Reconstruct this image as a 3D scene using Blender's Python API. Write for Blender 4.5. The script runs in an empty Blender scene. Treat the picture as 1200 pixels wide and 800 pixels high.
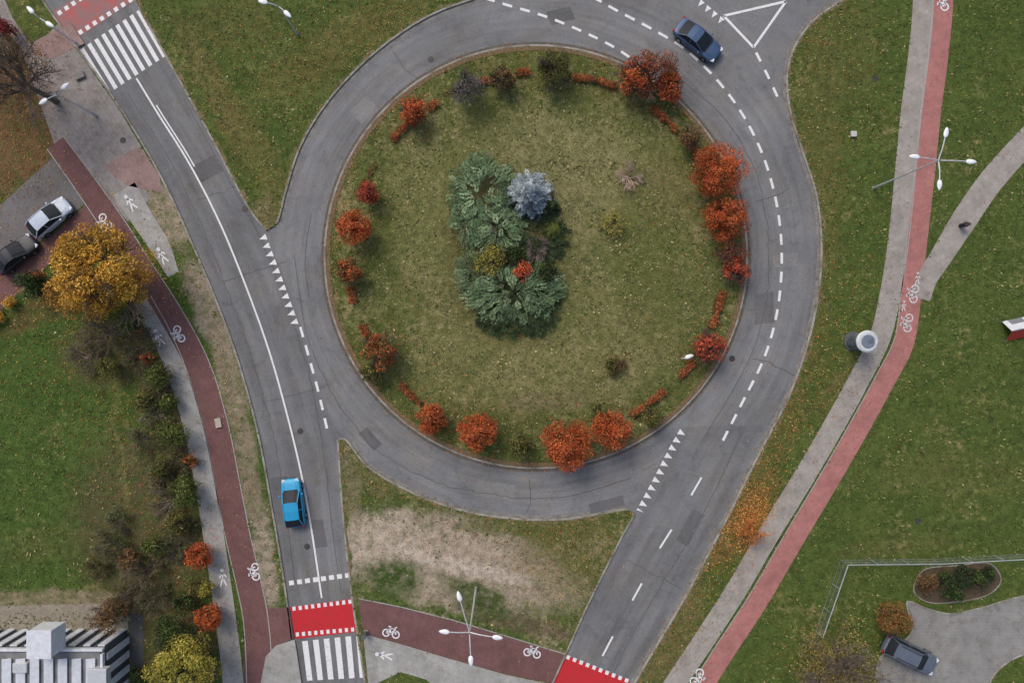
import bpy, bmesh, math, random
import numpy as np
from mathutils import Vector, Matrix
from mathutils.geometry import tessellate_polygon
random.seed(7); rng=np.random.default_rng(11)
S=13.0; H=62.0
scene=bpy.context.scene
# ---------------------------------------------------------------- helpers
def lin(r,g,b,k=1.0):
    f=lambda c:((c/255)/12.92 if c/255<=0.04045 else (((c/255)+0.055)/1.055)**2.4)
    return (f(r)*k,f(g)*k,f(b)*k)
def M(pts):
    a=np.array([(p[0],p[1]) for p in pts],float)
    return np.stack([(a[:,0]-600)/S,(400-a[:,1])/S],1)
def G(x,y,h=0.0):   # plan position of something seen at plan reading x,y whose middle is h above ground
    k=(H-h)/H
    return ((x-600)/S*k,(400-y)/S*k)
def smooth(pts,step=0.4,closed=False):
    P=np.array(pts,float); n=len(P); out=[]
    rngi=range(n) if closed else range(n-1)
    for i in rngi:
        if closed: p0,p1,p2,p3=P[(i-1)%n],P[i],P[(i+1)%n],P[(i+2)%n]
        else:
            p1,p2=P[i],P[i+1]
            p0=P[i-1] if i>0 else 2*p1-p2
            p3=P[i+2] if i+2<n else 2*p2-p1
        d=np.linalg.norm(p2-p1); m=max(2,int(d/step))
        a=0.5
        t0=0;t1=t0+max(1e-4,np.linalg.norm(p1-p0))**a;t2=t1+max(1e-4,d)**a;t3=t2+max(1e-4,np.linalg.norm(p3-p2))**a
        for k in range(m):
            t=t1+(t2-t1)*k/m
            A1=(t1-t)/(t1-t0)*p0+(t-t0)/(t1-t0)*p1
            A2=(t2-t)/(t2-t1)*p1+(t-t1)/(t2-t1)*p2
            A3=(t3-t)/(t3-t2)*p2+(t-t2)/(t3-t2)*p3
            B1=(t2-t)/(t2-t0)*A1+(t-t0)/(t2-t0)*A2
            B2=(t3-t)/(t3-t1)*A2+(t-t1)/(t3-t1)*A3
            out.append((t2-t)/(t2-t1)*B1+(t-t1)/(t2-t1)*B2)
    if not closed: out.append(P[-1])
    return np.array(out)
def C(pts,step=0.4,closed=False): return smooth(M(pts),step,closed)
def resample(P,n):
    d=np.r_[0,np.cumsum(np.linalg.norm(np.diff(P,axis=0),axis=1))]
    t=np.linspace(0,d[-1],n)
    return np.stack([np.interp(t,d,P[:,0]),np.interp(t,d,P[:,1])],1)
def plen(P): return np.linalg.norm(np.diff(P,axis=0),axis=1).sum()
def sub(P,s0,s1,step=0.2):
    d=np.r_[0,np.cumsum(np.linalg.norm(np.diff(P,axis=0),axis=1))]
    t=np.linspace(s0,s1,max(2,int((s1-s0)/step)+1))
    return np.stack([np.interp(t,d,P[:,0]),np.interp(t,d,P[:,1])],1)
def normals(P,closed=False):
    if closed: T=np.roll(P,-1,0)-np.roll(P,1,0)
    else: T=np.gradient(P,axis=0)
    T=T/np.maximum(1e-9,np.linalg.norm(T,axis=1))[:,None]
    return np.stack([-T[:,1],T[:,0]],1)
def off(P,d,closed=False): return P+normals(P,closed)*d
def inside(pts,poly):
    x,y=pts[:,0],pts[:,1]; r=np.zeros(len(pts),bool); n=len(poly)
    for i in range(n):
        x1,y1=poly[i]; x2,y2=poly[(i+1)%n]
        if y1==y2: continue
        c=((y1>y)!=(y2>y))&(x<(x2-x1)*(y-y1)/(y2-y1)+x1)
        r^=c
    return r
def obj(name,me,mats,parent=None,loc=(0,0,0),rot=0):
    o=bpy.data.objects.new(name,me); scene.collection.objects.link(o)
    for m in (mats if isinstance(mats,(list,tuple)) else [mats]): me.materials.append(m)
    o.location=loc; o.rotation_euler=(0,0,rot)
    if parent: o.parent=parent
    return o
def empty(name,loc=(0,0,0),rot=0):
    o=bpy.data.objects.new(name,None); scene.collection.objects.link(o); o.location=loc; o.rotation_euler=(0,0,rot); o.empty_display_size=.3
    return o
def polymesh(polys,z,name='m',walls=0):
    vs=[];fs=[]
    for P in polys:
        b=len(vs); 
        for p in P: vs.append((p[0],p[1],z))
        tri=tessellate_polygon([[Vector((p[0],p[1],0)) for p in P]])
        for t in tri:
            a,bb,c=[P[i] for i in t]
            cr=(bb[0]-a[0])*(c[1]-a[1])-(bb[1]-a[1])*(c[0]-a[0])
            t=t if cr>0 else t[::-1]
            fs.append(tuple(b+i for i in t))
    me=bpy.data.meshes.new(name); me.from_pydata(vs,[],fs); me.update(); return me
def sheet(name,polys,z,mat):
    return obj(name,polymesh(polys,z,name),mat)
def ribbon_mesh(name,L,R,z):
    n=len(L); vs=[(*p,z) for p in L]+[(*p,z) for p in R]
    fs=[(i,n+i,n+i+1,i+1) for i in range(n-1)]
    me=bpy.data.meshes.new(name); me.from_pydata(vs,[],fs)
    ln=np.r_[0,np.cumsum(np.linalg.norm(np.diff((L+R)/2,axis=0),axis=1))]
    uv=me.uv_layers.new(name='UVMap')
    for f in me.polygons:
        for li in f.loop_indices:
            vi=me.loops[li].vertex_index
            uv.data[li].uv=(0 if vi<n else 1, ln[vi%n])
    me.update()
    if me.polygons and me.polygons[0].normal.z<0: me.flip_normals()
    return me
def strips(name,segs,w,z,mat):
    """paint dashes: list of polylines"""
    vs=[];fs=[]
    for P in segs:
        P=np.array(P,float); Lf=off(P,w/2);Rt=off(P,-w/2); b=len(vs); n=len(P)
        vs+= [(*p,z) for p in Lf]+[(*p,z) for p in Rt]
        fs+=[(b+i,b+n+i,b+n+i+1,b+i+1) for i in range(n-1)]
    me=bpy.data.meshes.new(name); me.from_pydata(vs,[],fs); me.update()
    return obj(name,me,mat)
def dashes(P,dash,gap,s0=0,s1=None):
    s1=plen(P) if s1 is None else s1; out=[]; s=s0
    while s+dash<=s1+0.01:
        out.append(sub(P,s,s+dash)); s+=dash+gap
    return out
def kerb(name,P,mat,w=0.16,z0=-0.01,z1=0.14,closed=False):
    A=off(P,w/2,closed);B_=off(P,-w/2,closed); n=len(P); vs=[];fs=[]
    for a,b in zip(A,B_):
        vs+=[(a[0],a[1],z0),(a[0],a[1],z1-.015),(a[0]*.88+b[0]*.12,a[1]*.88+b[1]*.12,z1),(b[0]*.88+a[0]*.12,b[1]*.88+a[1]*.12,z1),(b[0],b[1],z1-.015),(b[0],b[1],z0)]
    for i in range(n if closed else n-1):
        j=(i+1)%n
        for k in range(5): fs.append((i*6+k,j*6+k,j*6+k+1,i*6+k+1))
    me=bpy.data.meshes.new(name); me.from_pydata(vs,[],fs); me.update()
    bm=bmesh.new(); bm.from_mesh(me); bmesh.ops.recalc_face_normals(bm,faces=bm.faces); bm.to_mesh(me); bm.free()
    return obj(name,me,mat)
# ---------------------------------------------------------------- node helpers
class N:
    def __init__(s,name,rough=0.9,spec=0.3):
        s.m=bpy.data.materials.new(name); s.m.use_nodes=True; s.t=s.m.node_tree; s.b=s.t.nodes['Principled BSDF']
        s.b.inputs['Roughness'].default_value=rough
        s.b.inputs['Specular IOR Level'].default_value=spec
        s.pos=s.t.nodes.new('ShaderNodeNewGeometry').outputs['Position']
    def n(s,ty,**k):
        nd=s.t.nodes.new(ty)
        for a,v in k.items(): setattr(nd,a,v)
        return nd
    def l(s,a,b):
        if hasattr(a,'is_linked') or hasattr(a,'links'): s.t.links.new(a,b)
        else: b.default_value=a
    def noise(s,scale,detail=4,rough=.6,vec=None,dist=0):
        nd=s.n('ShaderNodeTexNoise'); nd.inputs['Scale'].default_value=scale; nd.inputs['Detail'].default_value=detail
        nd.inputs['Roughness'].default_value=rough; nd.inputs['Distortion'].default_value=dist
        s.l(vec if vec is not None else s.pos,nd.inputs['Vector']); return nd.outputs['Fac']
    def rng(s,v,a,b,c=0,d=1,smooth=False):
        nd=s.n('ShaderNodeMapRange'); nd.interpolation_type='SMOOTHSTEP' if smooth else 'LINEAR'
        s.l(v,nd.inputs['Value'])
        for k,x in zip(('From Min','From Max','To Min','To Max'),(a,b,c,d)): nd.inputs[k].default_value=x
        return nd.outputs['Result']
    def math(s,op,a,b=0,c=0):
        nd=s.n('ShaderNodeMath',operation=op); s.l(a,nd.inputs[0]); s.l(b,nd.inputs[1]); s.l(c,nd.inputs[2]); return nd.outputs[0]
    def mix(s,f,a,b,mode='MIX'):
        nd=s.n('ShaderNodeMix',data_type='RGBA',blend_type=mode)
        s.l(f,nd.inputs[0])
        for x,i in ((a,6),(b,7)):
            if isinstance(x,tuple): nd.inputs[i].default_value=(*x[:3],1)
            else: s.l(x,nd.inputs[i])
        return nd.outputs[2]
    def vmath(s,op,a,b=(0,0,0)):
        nd=s.n('ShaderNodeVectorMath',operation=op); s.l(a,nd.inputs[0]); s.l(b,nd.inputs[1]); return nd.outputs['Value'] if op=='LENGTH' else nd.outputs[0]
    def scale(s,col,f):
        nd=s.n('ShaderNodeVectorMath',operation='SCALE')
        if isinstance(col,tuple): nd.inputs[0].default_value=col[:3]
        else: s.l(col,nd.inputs[0])
        s.l(f,nd.inputs['Scale']); return nd.outputs[0]
    def warp(s,amp,sc):
        nd=s.n('ShaderNodeTexNoise'); nd.inputs['Scale'].default_value=sc; nd.inputs['Detail'].default_value=5; nd.inputs['Roughness'].default_value=.65
        s.l(s.pos,nd.inputs['Vector'])
        v=s.vmath('SUBTRACT',nd.outputs['Color'],(.5,.5,.5)); v=s.vmath('MULTIPLY',v,(amp,amp,0)); return s.vmath('ADD',s.pos,v)
    def ell(s,vec,cx,cy,rx,ry,rot=0,soft=.5):
        nd=s.n('ShaderNodeMapping',vector_type='TEXTURE'); s.l(vec,nd.inputs['Vector'])
        nd.inputs['Location'].default_value=(cx,cy,0); nd.inputs['Rotation'].default_value=(0,0,rot); nd.inputs['Scale'].default_value=(rx,ry,1000)
        return s.rng(s.vmath('LENGTH',nd.outputs[0]),1+soft/2,1-soft/2,0,1,True)
    def out(s,col,bump=None,bs=.5,bd=.05):
        if isinstance(col,tuple): s.b.inputs['Base Color'].default_value=(*col[:3],1)
        else: s.l(col,s.b.inputs['Base Color'])
        if bump is not None:
            nd=s.n('ShaderNodeBump'); nd.inputs['Strength'].default_value=bs; nd.inputs['Distance'].default_value=bd
            s.l(bump,nd.inputs['Height']); s.l(nd.outputs[0],s.b.inputs['Normal'])
        return s.m
def simple(name,col,rough=.6,var=.15,sc=3,metal=0,spec=.4):
    k=N(name,rough,spec); k.b.inputs['Metallic'].default_value=metal
    return k.out(k.scale(col,k.rng(k.noise(sc,5),.3,.7,1-var,1+var)))
# ---------------------------------------------------------------- surface materials
CX,CY=M([(628,301)])[0]; RI=247/S
def asphalt(name,base,uv=False,polar=False):
    k=N(name,.88,.25)
    f=k.rng(k.noise(28,3,.7),.3,.7,.76,1.24)
    g=k.rng(k.noise(5,5,.75),.3,.7,.86,1.14)
    h=k.rng(k.noise(.16,5,.6),.3,.7,.82,1.18)
    v=k.math('MULTIPLY',k.math('MULTIPLY',f,g),h)
    if polar:
        p=k.vmath('SUBTRACT',k.pos,(CX,CY,0)); sx=k.n('ShaderNodeSeparateXYZ'); k.l(p,sx.inputs[0])
        r=k.vmath('LENGTH',k.vmath('MULTIPLY',p,(1,1,0))); th=k.math('ARCTAN2',sx.outputs[1],sx.outputs[0])
        cb=k.n('ShaderNodeCombineXYZ'); k.l(k.math('MULTIPLY',r,1.3),cb.inputs[0]); k.l(k.math('MULTIPLY',th,1.6),cb.inputs[1])
        st=k.rng(k.noise(1.4,5,.65,cb.outputs[0]),.32,.68,.84,1.16)
        band=k.rng(k.math('ABSOLUTE',k.math('SUBTRACT',r,22.2)),.4,2.6,1.07,.96,True)
        st=k.math('MULTIPLY',st,band)
        msk=k.rng(r,26,30,1,0)
        st=k.math('ADD',k.math('MULTIPLY',st,msk),k.math('SUBTRACT',1,msk))
        v=k.math('MULTIPLY',v,st)
    if uv:
        u=k.n('ShaderNodeUVMap').outputs[0]
        su=k.vmath('MULTIPLY',u,(9,.12,1))
        st=k.rng(k.noise(1.0,4,.6,su),.3,.7,.83,1.17)
        v=k.math('MULTIPLY',v,st)
        sx=k.n('ShaderNodeSeparateXYZ'); k.l(u,sx.inputs[0])
        tr=k.math('COSINE',k.math('MULTIPLY',sx.outputs[0],6.2832*4))
        v=k.math('MULTIPLY',v,k.rng(tr,-1,1,.94,1.05))
    v=k.math('MULTIPLY',v,k.rng(k.noise(.7,7,.75,dist=1.0),.50,.68,1,.78))
    v=k.math('MULTIPLY',v,k.rng(k.noise(2.2,7,.8,dist=.5),.59,.69,1,.80))
    c2=k.mix(k.rng(k.noise(.3,4),.4,.65),base,(base[0]*1.06,base[1]*1.0,base[2]*.92))
    return k.out(k.scale(c2,v),k.noise(40,2),.35,.01)
asph=asphalt('asphalt_ring',lin(118,119,121),polar=True)
asph2=asphalt('asphalt_road',lin(113,114,116),uv=True)
def paint(name,col,wear=.5):
    k=N(name,.7,.3)
    n=k.rng(k.noise(5,7,.75),.5+.14*(1-wear),.66+.1*(1-wear),0,.8)
    f=k.rng(k.noise(24,3),.3,.7,.86,1.1)
    return k.out(k.mix(n,k.scale(col,f),lin(115,115,117)))
white=paint('white_road_paint',lin(226,226,226),.65)
whiteworn=paint('worn_white_paint',lin(205,200,198),.85)
def redmat():
    k=N('red_crossing_paint',.75)
    f=k.rng(k.noise(20,4,.7),.3,.7,.8,1.15); g=k.rng(k.noise(1.2,6,.7),.35,.7,0,.55)
    return k.out(k.scale(k.mix(g,lin(200,40,48),lin(156,56,58)),f))
red=redmat()
def redworn():
    k=N('worn_red_crossing_paint',.75)
    f=k.rng(k.noise(20,4,.7),.3,.7,.8,1.15); g=k.rng(k.noise(1.0,7,.75),.38,.62,.2,.95)
    return k.out(k.scale(k.mix(g,lin(188,84,78),lin(126,116,116)),f))
redw=redworn()
def gutter():
    k=N('gutter_concrete',.9)
    return k.out(k.scale(k.mix(k.rng(k.noise(1.5,6,.7),.4,.65),lin(138,136,131),lin(104,101,95)),k.rng(k.noise(15,3),.3,.7,.8,1.15)))
gut=gutter()
def concrete_kerb():
    k=N('kerb_concrete',.9)
    b=k.rng(k.noise(9,3),.3,.7,.8,1.1)
    return k.out(k.scale(k.mix(k.rng(k.noise(.8,6,.7),.42,.62),lin(162,158,150),lin(118,111,99)),b))
kerbm=concrete_kerb()
def pavers(name,c1,c2,joint,bw,bh,dirt=.35,jw=.012,rot=0):
    k=N(name,.9,.2)
    br=k.n('ShaderNodeTexBrick'); br.inputs['Scale'].default_value=1; br.inputs['Brick Width'].default_value=bw; br.inputs['Row Height'].default_value=bh
    br.inputs['Mortar Size'].default_value=jw; br.inputs['Mortar Smooth'].default_value=.3
    br.inputs['Color1'].default_value=(*c1,1); br.inputs['Color2'].default_value=(*c2,1); br.inputs['Mortar'].default_value=(*joint,1)
    if rot:
        mp=k.n('ShaderNodeMapping'); mp.inputs['Rotation'].default_value=(0,0,rot); k.l(k.pos,mp.inputs[0]); k.l(mp.outputs[0],br.inputs['Vector'])
    else: k.l(k.pos,br.inputs['Vector'])
    f=k.math('MULTIPLY',k.rng(k.noise(18,4,.75),.3,.7,.80,1.20),k.rng(k.noise(.5,6,.65),.3,.7,.82,1.16))
    d=k.rng(k.noise(1.1,7,.75),.5,.72,0,dirt)
    return k.out(k.scale(k.mix(d,br.outputs['Color'],lin(92,82,66)),f),k.noise(30,2),.2,.01)
slab=pavers('grey_slab_paving',lin(162,155,147),lin(154,148,141),lin(138,132,125),.5,.5,rot=-.55,dirt=.45)
slabL=pavers('grey_slab_paving_west',lin(164,162,158),lin(156,154,150),lin(140,138,134),.5,.5,rot=.35,dirt=.45)
plaza=pavers('plaza_paving',lin(150,143,138),lin(140,133,130),lin(122,116,110),.5,.35,rot=1.0,dirt=.65)
pinkp=pavers('pink_cycle_paving',lin(174,120,114),lin(166,112,107),lin(150,102,97),.3,.2,rot=-.5,jw=.008,dirt=.35)
brownp=pavers('maroon_cycle_paving',lin(120,86,84),lin(110,79,78),lin(94,70,68),.3,.2,rot=1.2,jw=.008,dirt=.45)
pinkw=pavers('faded_pink_paving',lin(156,130,124),lin(144,120,115),lin(124,106,100),.3,.2,rot=1.1,jw=.008,dirt=.5)
def grass(name,green,green2,dry,dryness,spots=(),fleck=.6):
    """spots: (cx,cy,rx,ry,rot,colour,strength) in metres"""
    k=N(name,.95,.1)
    a=k.rng(k.noise(.3,6,.65),.36,.64); b=k.noise(1.6,6,.72)
    col=k.mix(a,green,green2)
    dn=k.math('ADD',k.noise(.14,7,.72),k.math('MULTIPLY',k.math('SUBTRACT',b,.5),.7))
    col=k.mix(k.rng(dn,.62-dryness*.32,.78-dryness*.3,0,.9),col,dry)
    col=k.mix(k.rng(k.noise(.8,7,.78,dist=.6),.52,.66,0,.7),col,lin(54,70,34))
    col=k.mix(k.rng(k.noise(1.15,7,.8),.59,.73,0,fleck),col,lin(112,98,70))
    w=k.warp(3.4,.33)
    for (cx,cy,rx,ry,ro,c,st) in spots:
        e=k.ell(w,cx,cy,rx,ry,ro,.7)
        br=k.rng(k.noise(1.0,8,.78),.38,.54)
        col=k.mix(k.math('MULTIPLY',k.math('MULTIPLY',e,k.math('ADD',.35,k.math('MULTIPLY',br,.65))),st),col,c)
    f=k.math('MULTIPLY',k.rng(k.noise(9,5,.8),.28,.72,.42,1.58),k.rng(k.noise(34,3,.8),.25,.75,.6,1.4))
    f=k.math('MULTIPLY',f,k.rng(b,.3,.7,.62,1.38))
    return k.out(k.scale(col,f),k.noise(16,5,.8),.8,.08)
GREEN=lin(76,92,44); GREEN2=lin(94,104,55); DRY=lin(138,126,86); DIRT=lin(168,152,134); DIRTD=lin(108,92,76); LEAF=lin(122,94,58)
def sp(x,y,rx,ry,ang,c,s):
    p=M([(x,y)])[0]; return (p[0],p[1],rx/S,ry/S,math.radians(ang),c,s)
spots_isl=[(CX+1,CY,15.5,15,0,lin(120,118,74),.62),sp(655,215,100,75,0,lin(138,131,92),.65),sp(560,430,90,50,10,lin(130,124,82),.55),sp(720,400,70,60,0,lin(128,122,80),.5),sp(500,240,40,90,0,lin(122,120,76),.5),
           sp(595,300,72,95,0,lin(84,80,46),.75),sp(665,90,120,25,-5,lin(84,86,42),.5),sp(760,300,40,110,0,lin(86,94,46),.5),sp(590,500,120,20,0,lin(88,92,48),.6),sp(450,330,18,110,0,lin(84,92,44),.6),sp(640,470,60,10,5,lin(126,112,84),.6),sp(780,220,30,40,0,lin(120,110,74),.5)]
spots_C=[sp(500,640,115,40,-6,DIRT,1),sp(590,672,90,38,-14,DIRT,.95),sp(450,640,50,40,0,lin(178,164,146),.9),sp(540,660,90,10,-14,lin(186,172,156),.9),sp(500,690,90,16,-14,DIRT,.9),sp(610,728,80,12,-17,DIRTD,.8),sp(440,560,30,18,-40,lin(122,110,78),.6),sp(660,640,60,60,0,lin(118,108,70),.6),sp(410,560,10,60,5,lin(130,116,92),.7),
         sp(462,678,34,20,-10,lin(62,82,36),1),sp(560,700,44,16,-25,lin(66,82,38),.95),sp(600,622,70,9,-2,lin(90,96,52),.7)]
spots_D=[sp(870,610,24,60,-35,LEAF,.7),sp(905,520,20,70,-32,lin(110,98,60),.5),sp(958,330,22,150,-10,lin(104,100,58),.5),sp(780,745,30,70,-28,lin(116,106,72),.75),
         sp(960,130,26,120,0,lin(112,104,64),.5),sp(1000,60,30,60,0,lin(106,100,60),.4),sp(1075,550,50,20,20,lin(108,106,62),.4),sp(990,450,16,50,-35,lin(108,98,60),.55),sp(1150,560,70,26,10,lin(104,102,58),.35),sp(1050,640,70,12,5,lin(108,102,62),.45)]
spots_A=[sp(300,180,20,110,28,lin(110,102,60),.6),sp(420,40,110,24,30,lin(110,102,60),.6),sp(270,30,50,30,0,lin(106,99,58),.5),sp(310,250,14,20,0,lin(128,112,84),.8),sp(250,100,14,100,30,lin(116,104,66),.55),sp(350,90,50,30,20,lin(106,100,58),.4)]
spots_E=[sp(20,130,62,110,0,lin(112,88,62),1),sp(190,450,28,120,20,lin(94,82,60),.85),sp(165,620,75,110,10,lin(92,80,60),.8),sp(130,410,60,40,0,lin(96,86,60),.7),
         sp(200,250,24,42,28,lin(156,142,122),1),sp(246,362,18,64,24,lin(154,140,122),1),sp(272,450,15,74,14,lin(146,132,110),.95),sp(293,560,14,74,8,lin(140,126,106),.9),sp(312,660,13,54,8,lin(160,146,128),1),
         sp(180,750,80,60,0,lin(94,82,58),.8),sp(70,705,120,14,0,lin(140,126,104),.9),sp(55,360,60,14,30,lin(104,82,56),.7),sp(140,520,5,90,5,lin(120,114,70),.5),sp(50,640,60,20,8,lin(100,96,58),.4)]
gI=grass('island_grass',lin(82,94,46),lin(98,104,58),lin(138,128,92),.42,spots_isl)
gA=grass('verge_grass_north',GREEN,GREEN2,DRY,.15,spots_A,.55)
gC=grass('verge_grass_south',GREEN,GREEN2,lin(150,136,108),.3,spots_C)
gD=grass('lawn_grass_east',GREEN,lin(88,101,50),DRY,.13,spots_D,.42)
gE=grass('lawn_grass_west',lin(70,93,42),lin(82,101,48),DRY,.07,spots_E,.35)
gF=grass('far_grass',GREEN,GREEN2,DRY,.1)
# ---------------------------------------------------------------- layout
sheet('ground',[[(-1500,-1500),(1500,-1500),(1500,1500),(-1500,1500)]],-.03,gF)
sheet('roundabout_asphalt',[M([(-120,-300),(1140,-300),(1000,60),(1010,400),(900,620),(600,1080),(200,1080),(250,700),(-60,-100)])],0,asph)
LL=C([(-110,-300),(-50,-190),(10,-75),(50,0),(92,58),(140,125),(188,205),(232,300),(272,400),(301,500),(320,600),(336,700),(348,800),(356,900),(360,1080)])
LR=C([(0,-300),(60,-190),(120,-70),(158,0),(196,68),(243,152),(305,262),(335,330),(359,400),(379,465),(394,520),(402,600),(413,700),(428,800),(440,900),(450,1080)])
n=260; obj('west_road_asphalt',ribbon_mesh('west_road',resample(LL,n),resample(LR,n),.004),asph2)
RLp=C([(795,500),(770,548),(742,603),(715,655),(690,705),(663,765),(640,815),(590,910),(510,1080)])
RRp=C([(905,497),(880,550),(848,614),(802,700),(745,797),(690,900),(600,1080)])
obj('south_road_asphalt',ribbon_mesh('south_road',resample(RLp,n),resample(RRp,n),.004),asph2)
A_round=C([(313,270),(324,262),(335,225),(352,173),(381,124),(420,80),(466,42),(508,17),(553,0),(640,-28),(720,-75),(790,-160),(830,-300)])
A_road=C([(0,-300),(60,-190),(120,-70),(158,0),(196,68),(243,152),(296,250),(313,270)])
regA=np.vstack([A_road,A_round[1:]])
D_edge=C([(1130,-300),(1110,-180),(1080,-90),(1040,-32),(988,0),(950,28),(930,58),(922,92),(926,132),(940,178),(956,228),(962,280),(960,332),(950,388),(926,460),(890,530),(848,614),(802,700),(745,797),(690,900),(600,1080)])
regD=np.vstack([D_edge,M([(1700,1080),(1700,-300)])])
C_arc=C([(396,514),(404,514),(430,545),(480,575),(540,597),(600,607),(660,608),(706,601),(738,597),(743,603)])
C_right=C([(743,603),(732,622),(715,655),(690,705),(663,765),(640,815),(590,910),(510,1080)])
C_left=C([(396,514),(402,600),(413,700),(428,800),(440,900),(450,1080)])
regC=np.vstack([C_arc,C_right[1:],C_left[::-1][:-1]])
regE=np.vstack([LL,M([(-700,1080),(-700,-300)])])
sheet('north_verge_grass',[regA],.12,gA)
sheet('east_lawn_grass',[regD],.12,gD)
sheet('south_verge_grass',[regC],.12,gC)
sheet('west_lawn_grass',[regE],.12,gE)
vs=[(CX,CY,.62)];fs=[];nr=40;na=180
for i in range(1,nr+1):
    r=RI*i/nr
    for j in range(na):
        a=2*math.pi*j/na
        z=.12+.5*(1-(r/RI)**2)+ (.05*math.sin(r*1.3+a*5)*(1-r/RI))
        vs.append((CX+r*math.cos(a),CY+r*math.sin(a),z))
for j in range(na): fs.append((0,1+j,1+(j+1)%na))
for i in range(nr-1):
    for j in range(na):
        a=1+i*na+j;b=1+i*na+(j+1)%na; fs.append((a,a+na,b+na,b))
me=bpy.data.meshes.new('isl'); me.from_pydata(vs,[],fs); me.update()
for p in me.polygons: p.use_smooth=True
obj('central_island_grass',me,gI)
def islz(x,y):
    r=np.hypot(x-CX,y-CY); return np.where(r<RI,.12+.5*np.clip(1-(r/RI)**2,0,1),.12)
ang=np.linspace(0,2*math.pi,240,endpoint=False)
ring=np.stack([CX+RI*np.cos(ang),CY+RI*np.sin(ang)],1)
kerb('island_kerb',ring,kerbm,.18,closed=True)
def circ(r,a0=0,a1=360):
    t=np.radians(np.linspace(a0,a1,241)); return np.stack([CX+r*np.cos(t),CY+r*np.sin(t)],1)
obj('island_gutter',ribbon_mesh('g',circ(RI+.08),circ(RI+.36),.008),simple('dirty_gutter',lin(98,92,84),.95,.3,3))
obj('island_soil_edge',ribbon_mesh('g',circ(RI-.1),circ(RI-.5),.175),simple('edge_soil',lin(112,94,68),.95,.4,5))
for nm,P in (('verge_kerb',A_road),('verge_kerb',A_round[2:]),('verge_kerb',D_edge),('verge_kerb',C_arc),('verge_kerb',C_right),('verge_kerb',C_left),('verge_kerb',LL)):
    kerb(nm,P,kerbm,.17)
for P,sd in ((A_round[3:],-1),(D_edge,-1),(C_arc[4:-3],1)):
    obj('road_gutter',ribbon_mesh('g',off(P,sd*.09),off(P,sd*.38),.008),gut)
def soilgrass():
    k=N('ragged_verge_soil',.95,.1); f=k.rng(k.noise(12,5,.8),.3,.7,.6,1.4)
    c=k.mix(k.rng(k.noise(1.6,7,.75),.42,.56),GREEN,lin(128,112,84)); return k.out(k.scale(c,f),k.noise(16,4,.8),.7,.06)
sg_=soilgrass()
for P,sd in ((A_round[6:],1),(A_road[:-8],1),(D_edge,1),(C_arc[5:-4],-1),(C_right[6:],-1),(C_left[6:],1)):
    w_=.30+.12*np.sin(np.arange(len(P))*.7)+rng.normal(0,.05,len(P)); nn_=normals(P)
    obj('verge_soil_edge',ribbon_mesh('g',P+nn_*(sd*.08),P+nn_*(sd*np.clip(w_,.12,.6))[:,None],.124),sg_)
# ---------------------------------------------------------------- pavings
PAVED=[]
def pave(name,poly,z,mat,edge=True):
    PAVED.append(poly); return sheet(name,[poly],z,mat)
def path(name,pts,w,z,mat):
    P=C(pts); W=(np.interp(np.linspace(0,1,len(P)),np.linspace(0,1,len(w)),w) if isinstance(w,list) else np.full(len(P),w))/S/2
    nn=normals(P); Lf=P+nn*W[:,None]; Rt=P-nn*W[:,None]; PAVED.append(np.vstack([Lf,Rt[::-1]]))
    obj(name,ribbon_mesh(name,Lf,Rt,z),mat); return P,Lf,Rt
edgem=simple('edging_concrete',lin(160,156,150),.9,.2,6)
edges=[]
p1g=[(1082,-300),(1081,0),(1076,60),(1067,130),(1060,200),(1052,280),(1042,345),(1030,395),(1008,440),(975,500),(940,560),(900,625),(862,690),(822,752),(788,803),(740,880),(620,1080)]
p1r=[(1106,-300),(1104,0),(1099,60),(1090,130),(1083,200),(1074,280),(1067,345),(1058,402),(1036,446),(1003,506),(966,570),(926,637),(888,702),(846,766),(815,815),(770,885),(650,1080)]
PG=path('east_footpath',p1g,24,.128,slab); PR=path('east_cycle_path',p1r,24,.132,pinkp)
PX=path('side_footpath',[(1078,350),(1086,326),(1101,302),(1130,256),(1160,213),(1200,168),(1260,105),(1400,-40)],[22,30,29,27,26,26],.136,slab)
edges+=[PG[1],PR[2]]
pave('west_plaza_paving',M([(-60,-110),(-20,-90),(48,0),(90,58),(138,125),(186,205),(190,222),(160,205),(178,232),(150,260),(110,205),(92,190),(68,180),(58,150),(42,104),(28,62),(-10,10)]),.124,plaza)
pave('west_plaza_lawn',M([(2,-10),(38,-20),(70,28),(50,48),(38,54),(16,22)]),.128,gF); PAVED.pop()
pave('pink_crossing_paving',M([(40,66),(40,50),(84,28),(100,52),(62,70)]),.132,pinkw)
pave('pink_crossing_paving',M([(122,196),(164,172),(188,206),(190,226),(150,218)]),.132,pinkw)
drive=pave('parking_asphalt',M([(-250,470),(-250,330),(0,242),(62,186),(104,236),(62,272),(0,322),(-60,368)]),.128,asphalt('asphalt_parking',lin(108,106,107)))
pave('maroon_paving',M([(-60,372),(0,325),(62,275),(104,238),(122,258),(80,290),(36,330),(0,366),(-60,410)]),.124,brownp)
BP=path('west_cycle_path',[(66,168),(98,212),(130,258),(166,315),(200,368),(232,428),(254,500),(268,570),(280,630),(292,682),(300,722),(305,800),(306,1080)],[24,28,29,29,29,29,31,34,34],.136,brownp)
FU=path('upper_footpath',[(146,222),(166,254),(190,292),(204,322)],[30,26,24,14],.132,slabL)
FL=path('west_footpath',[(168,352),(190,392),(210,440),(229,505),(241,565),(250,620),(259,680),(268,745),(274,800),(280,1080)],[22,23,23,23],.132,slabL)
edges+=[BP[1],BP[2],FL[1],FL[2]]
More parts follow.
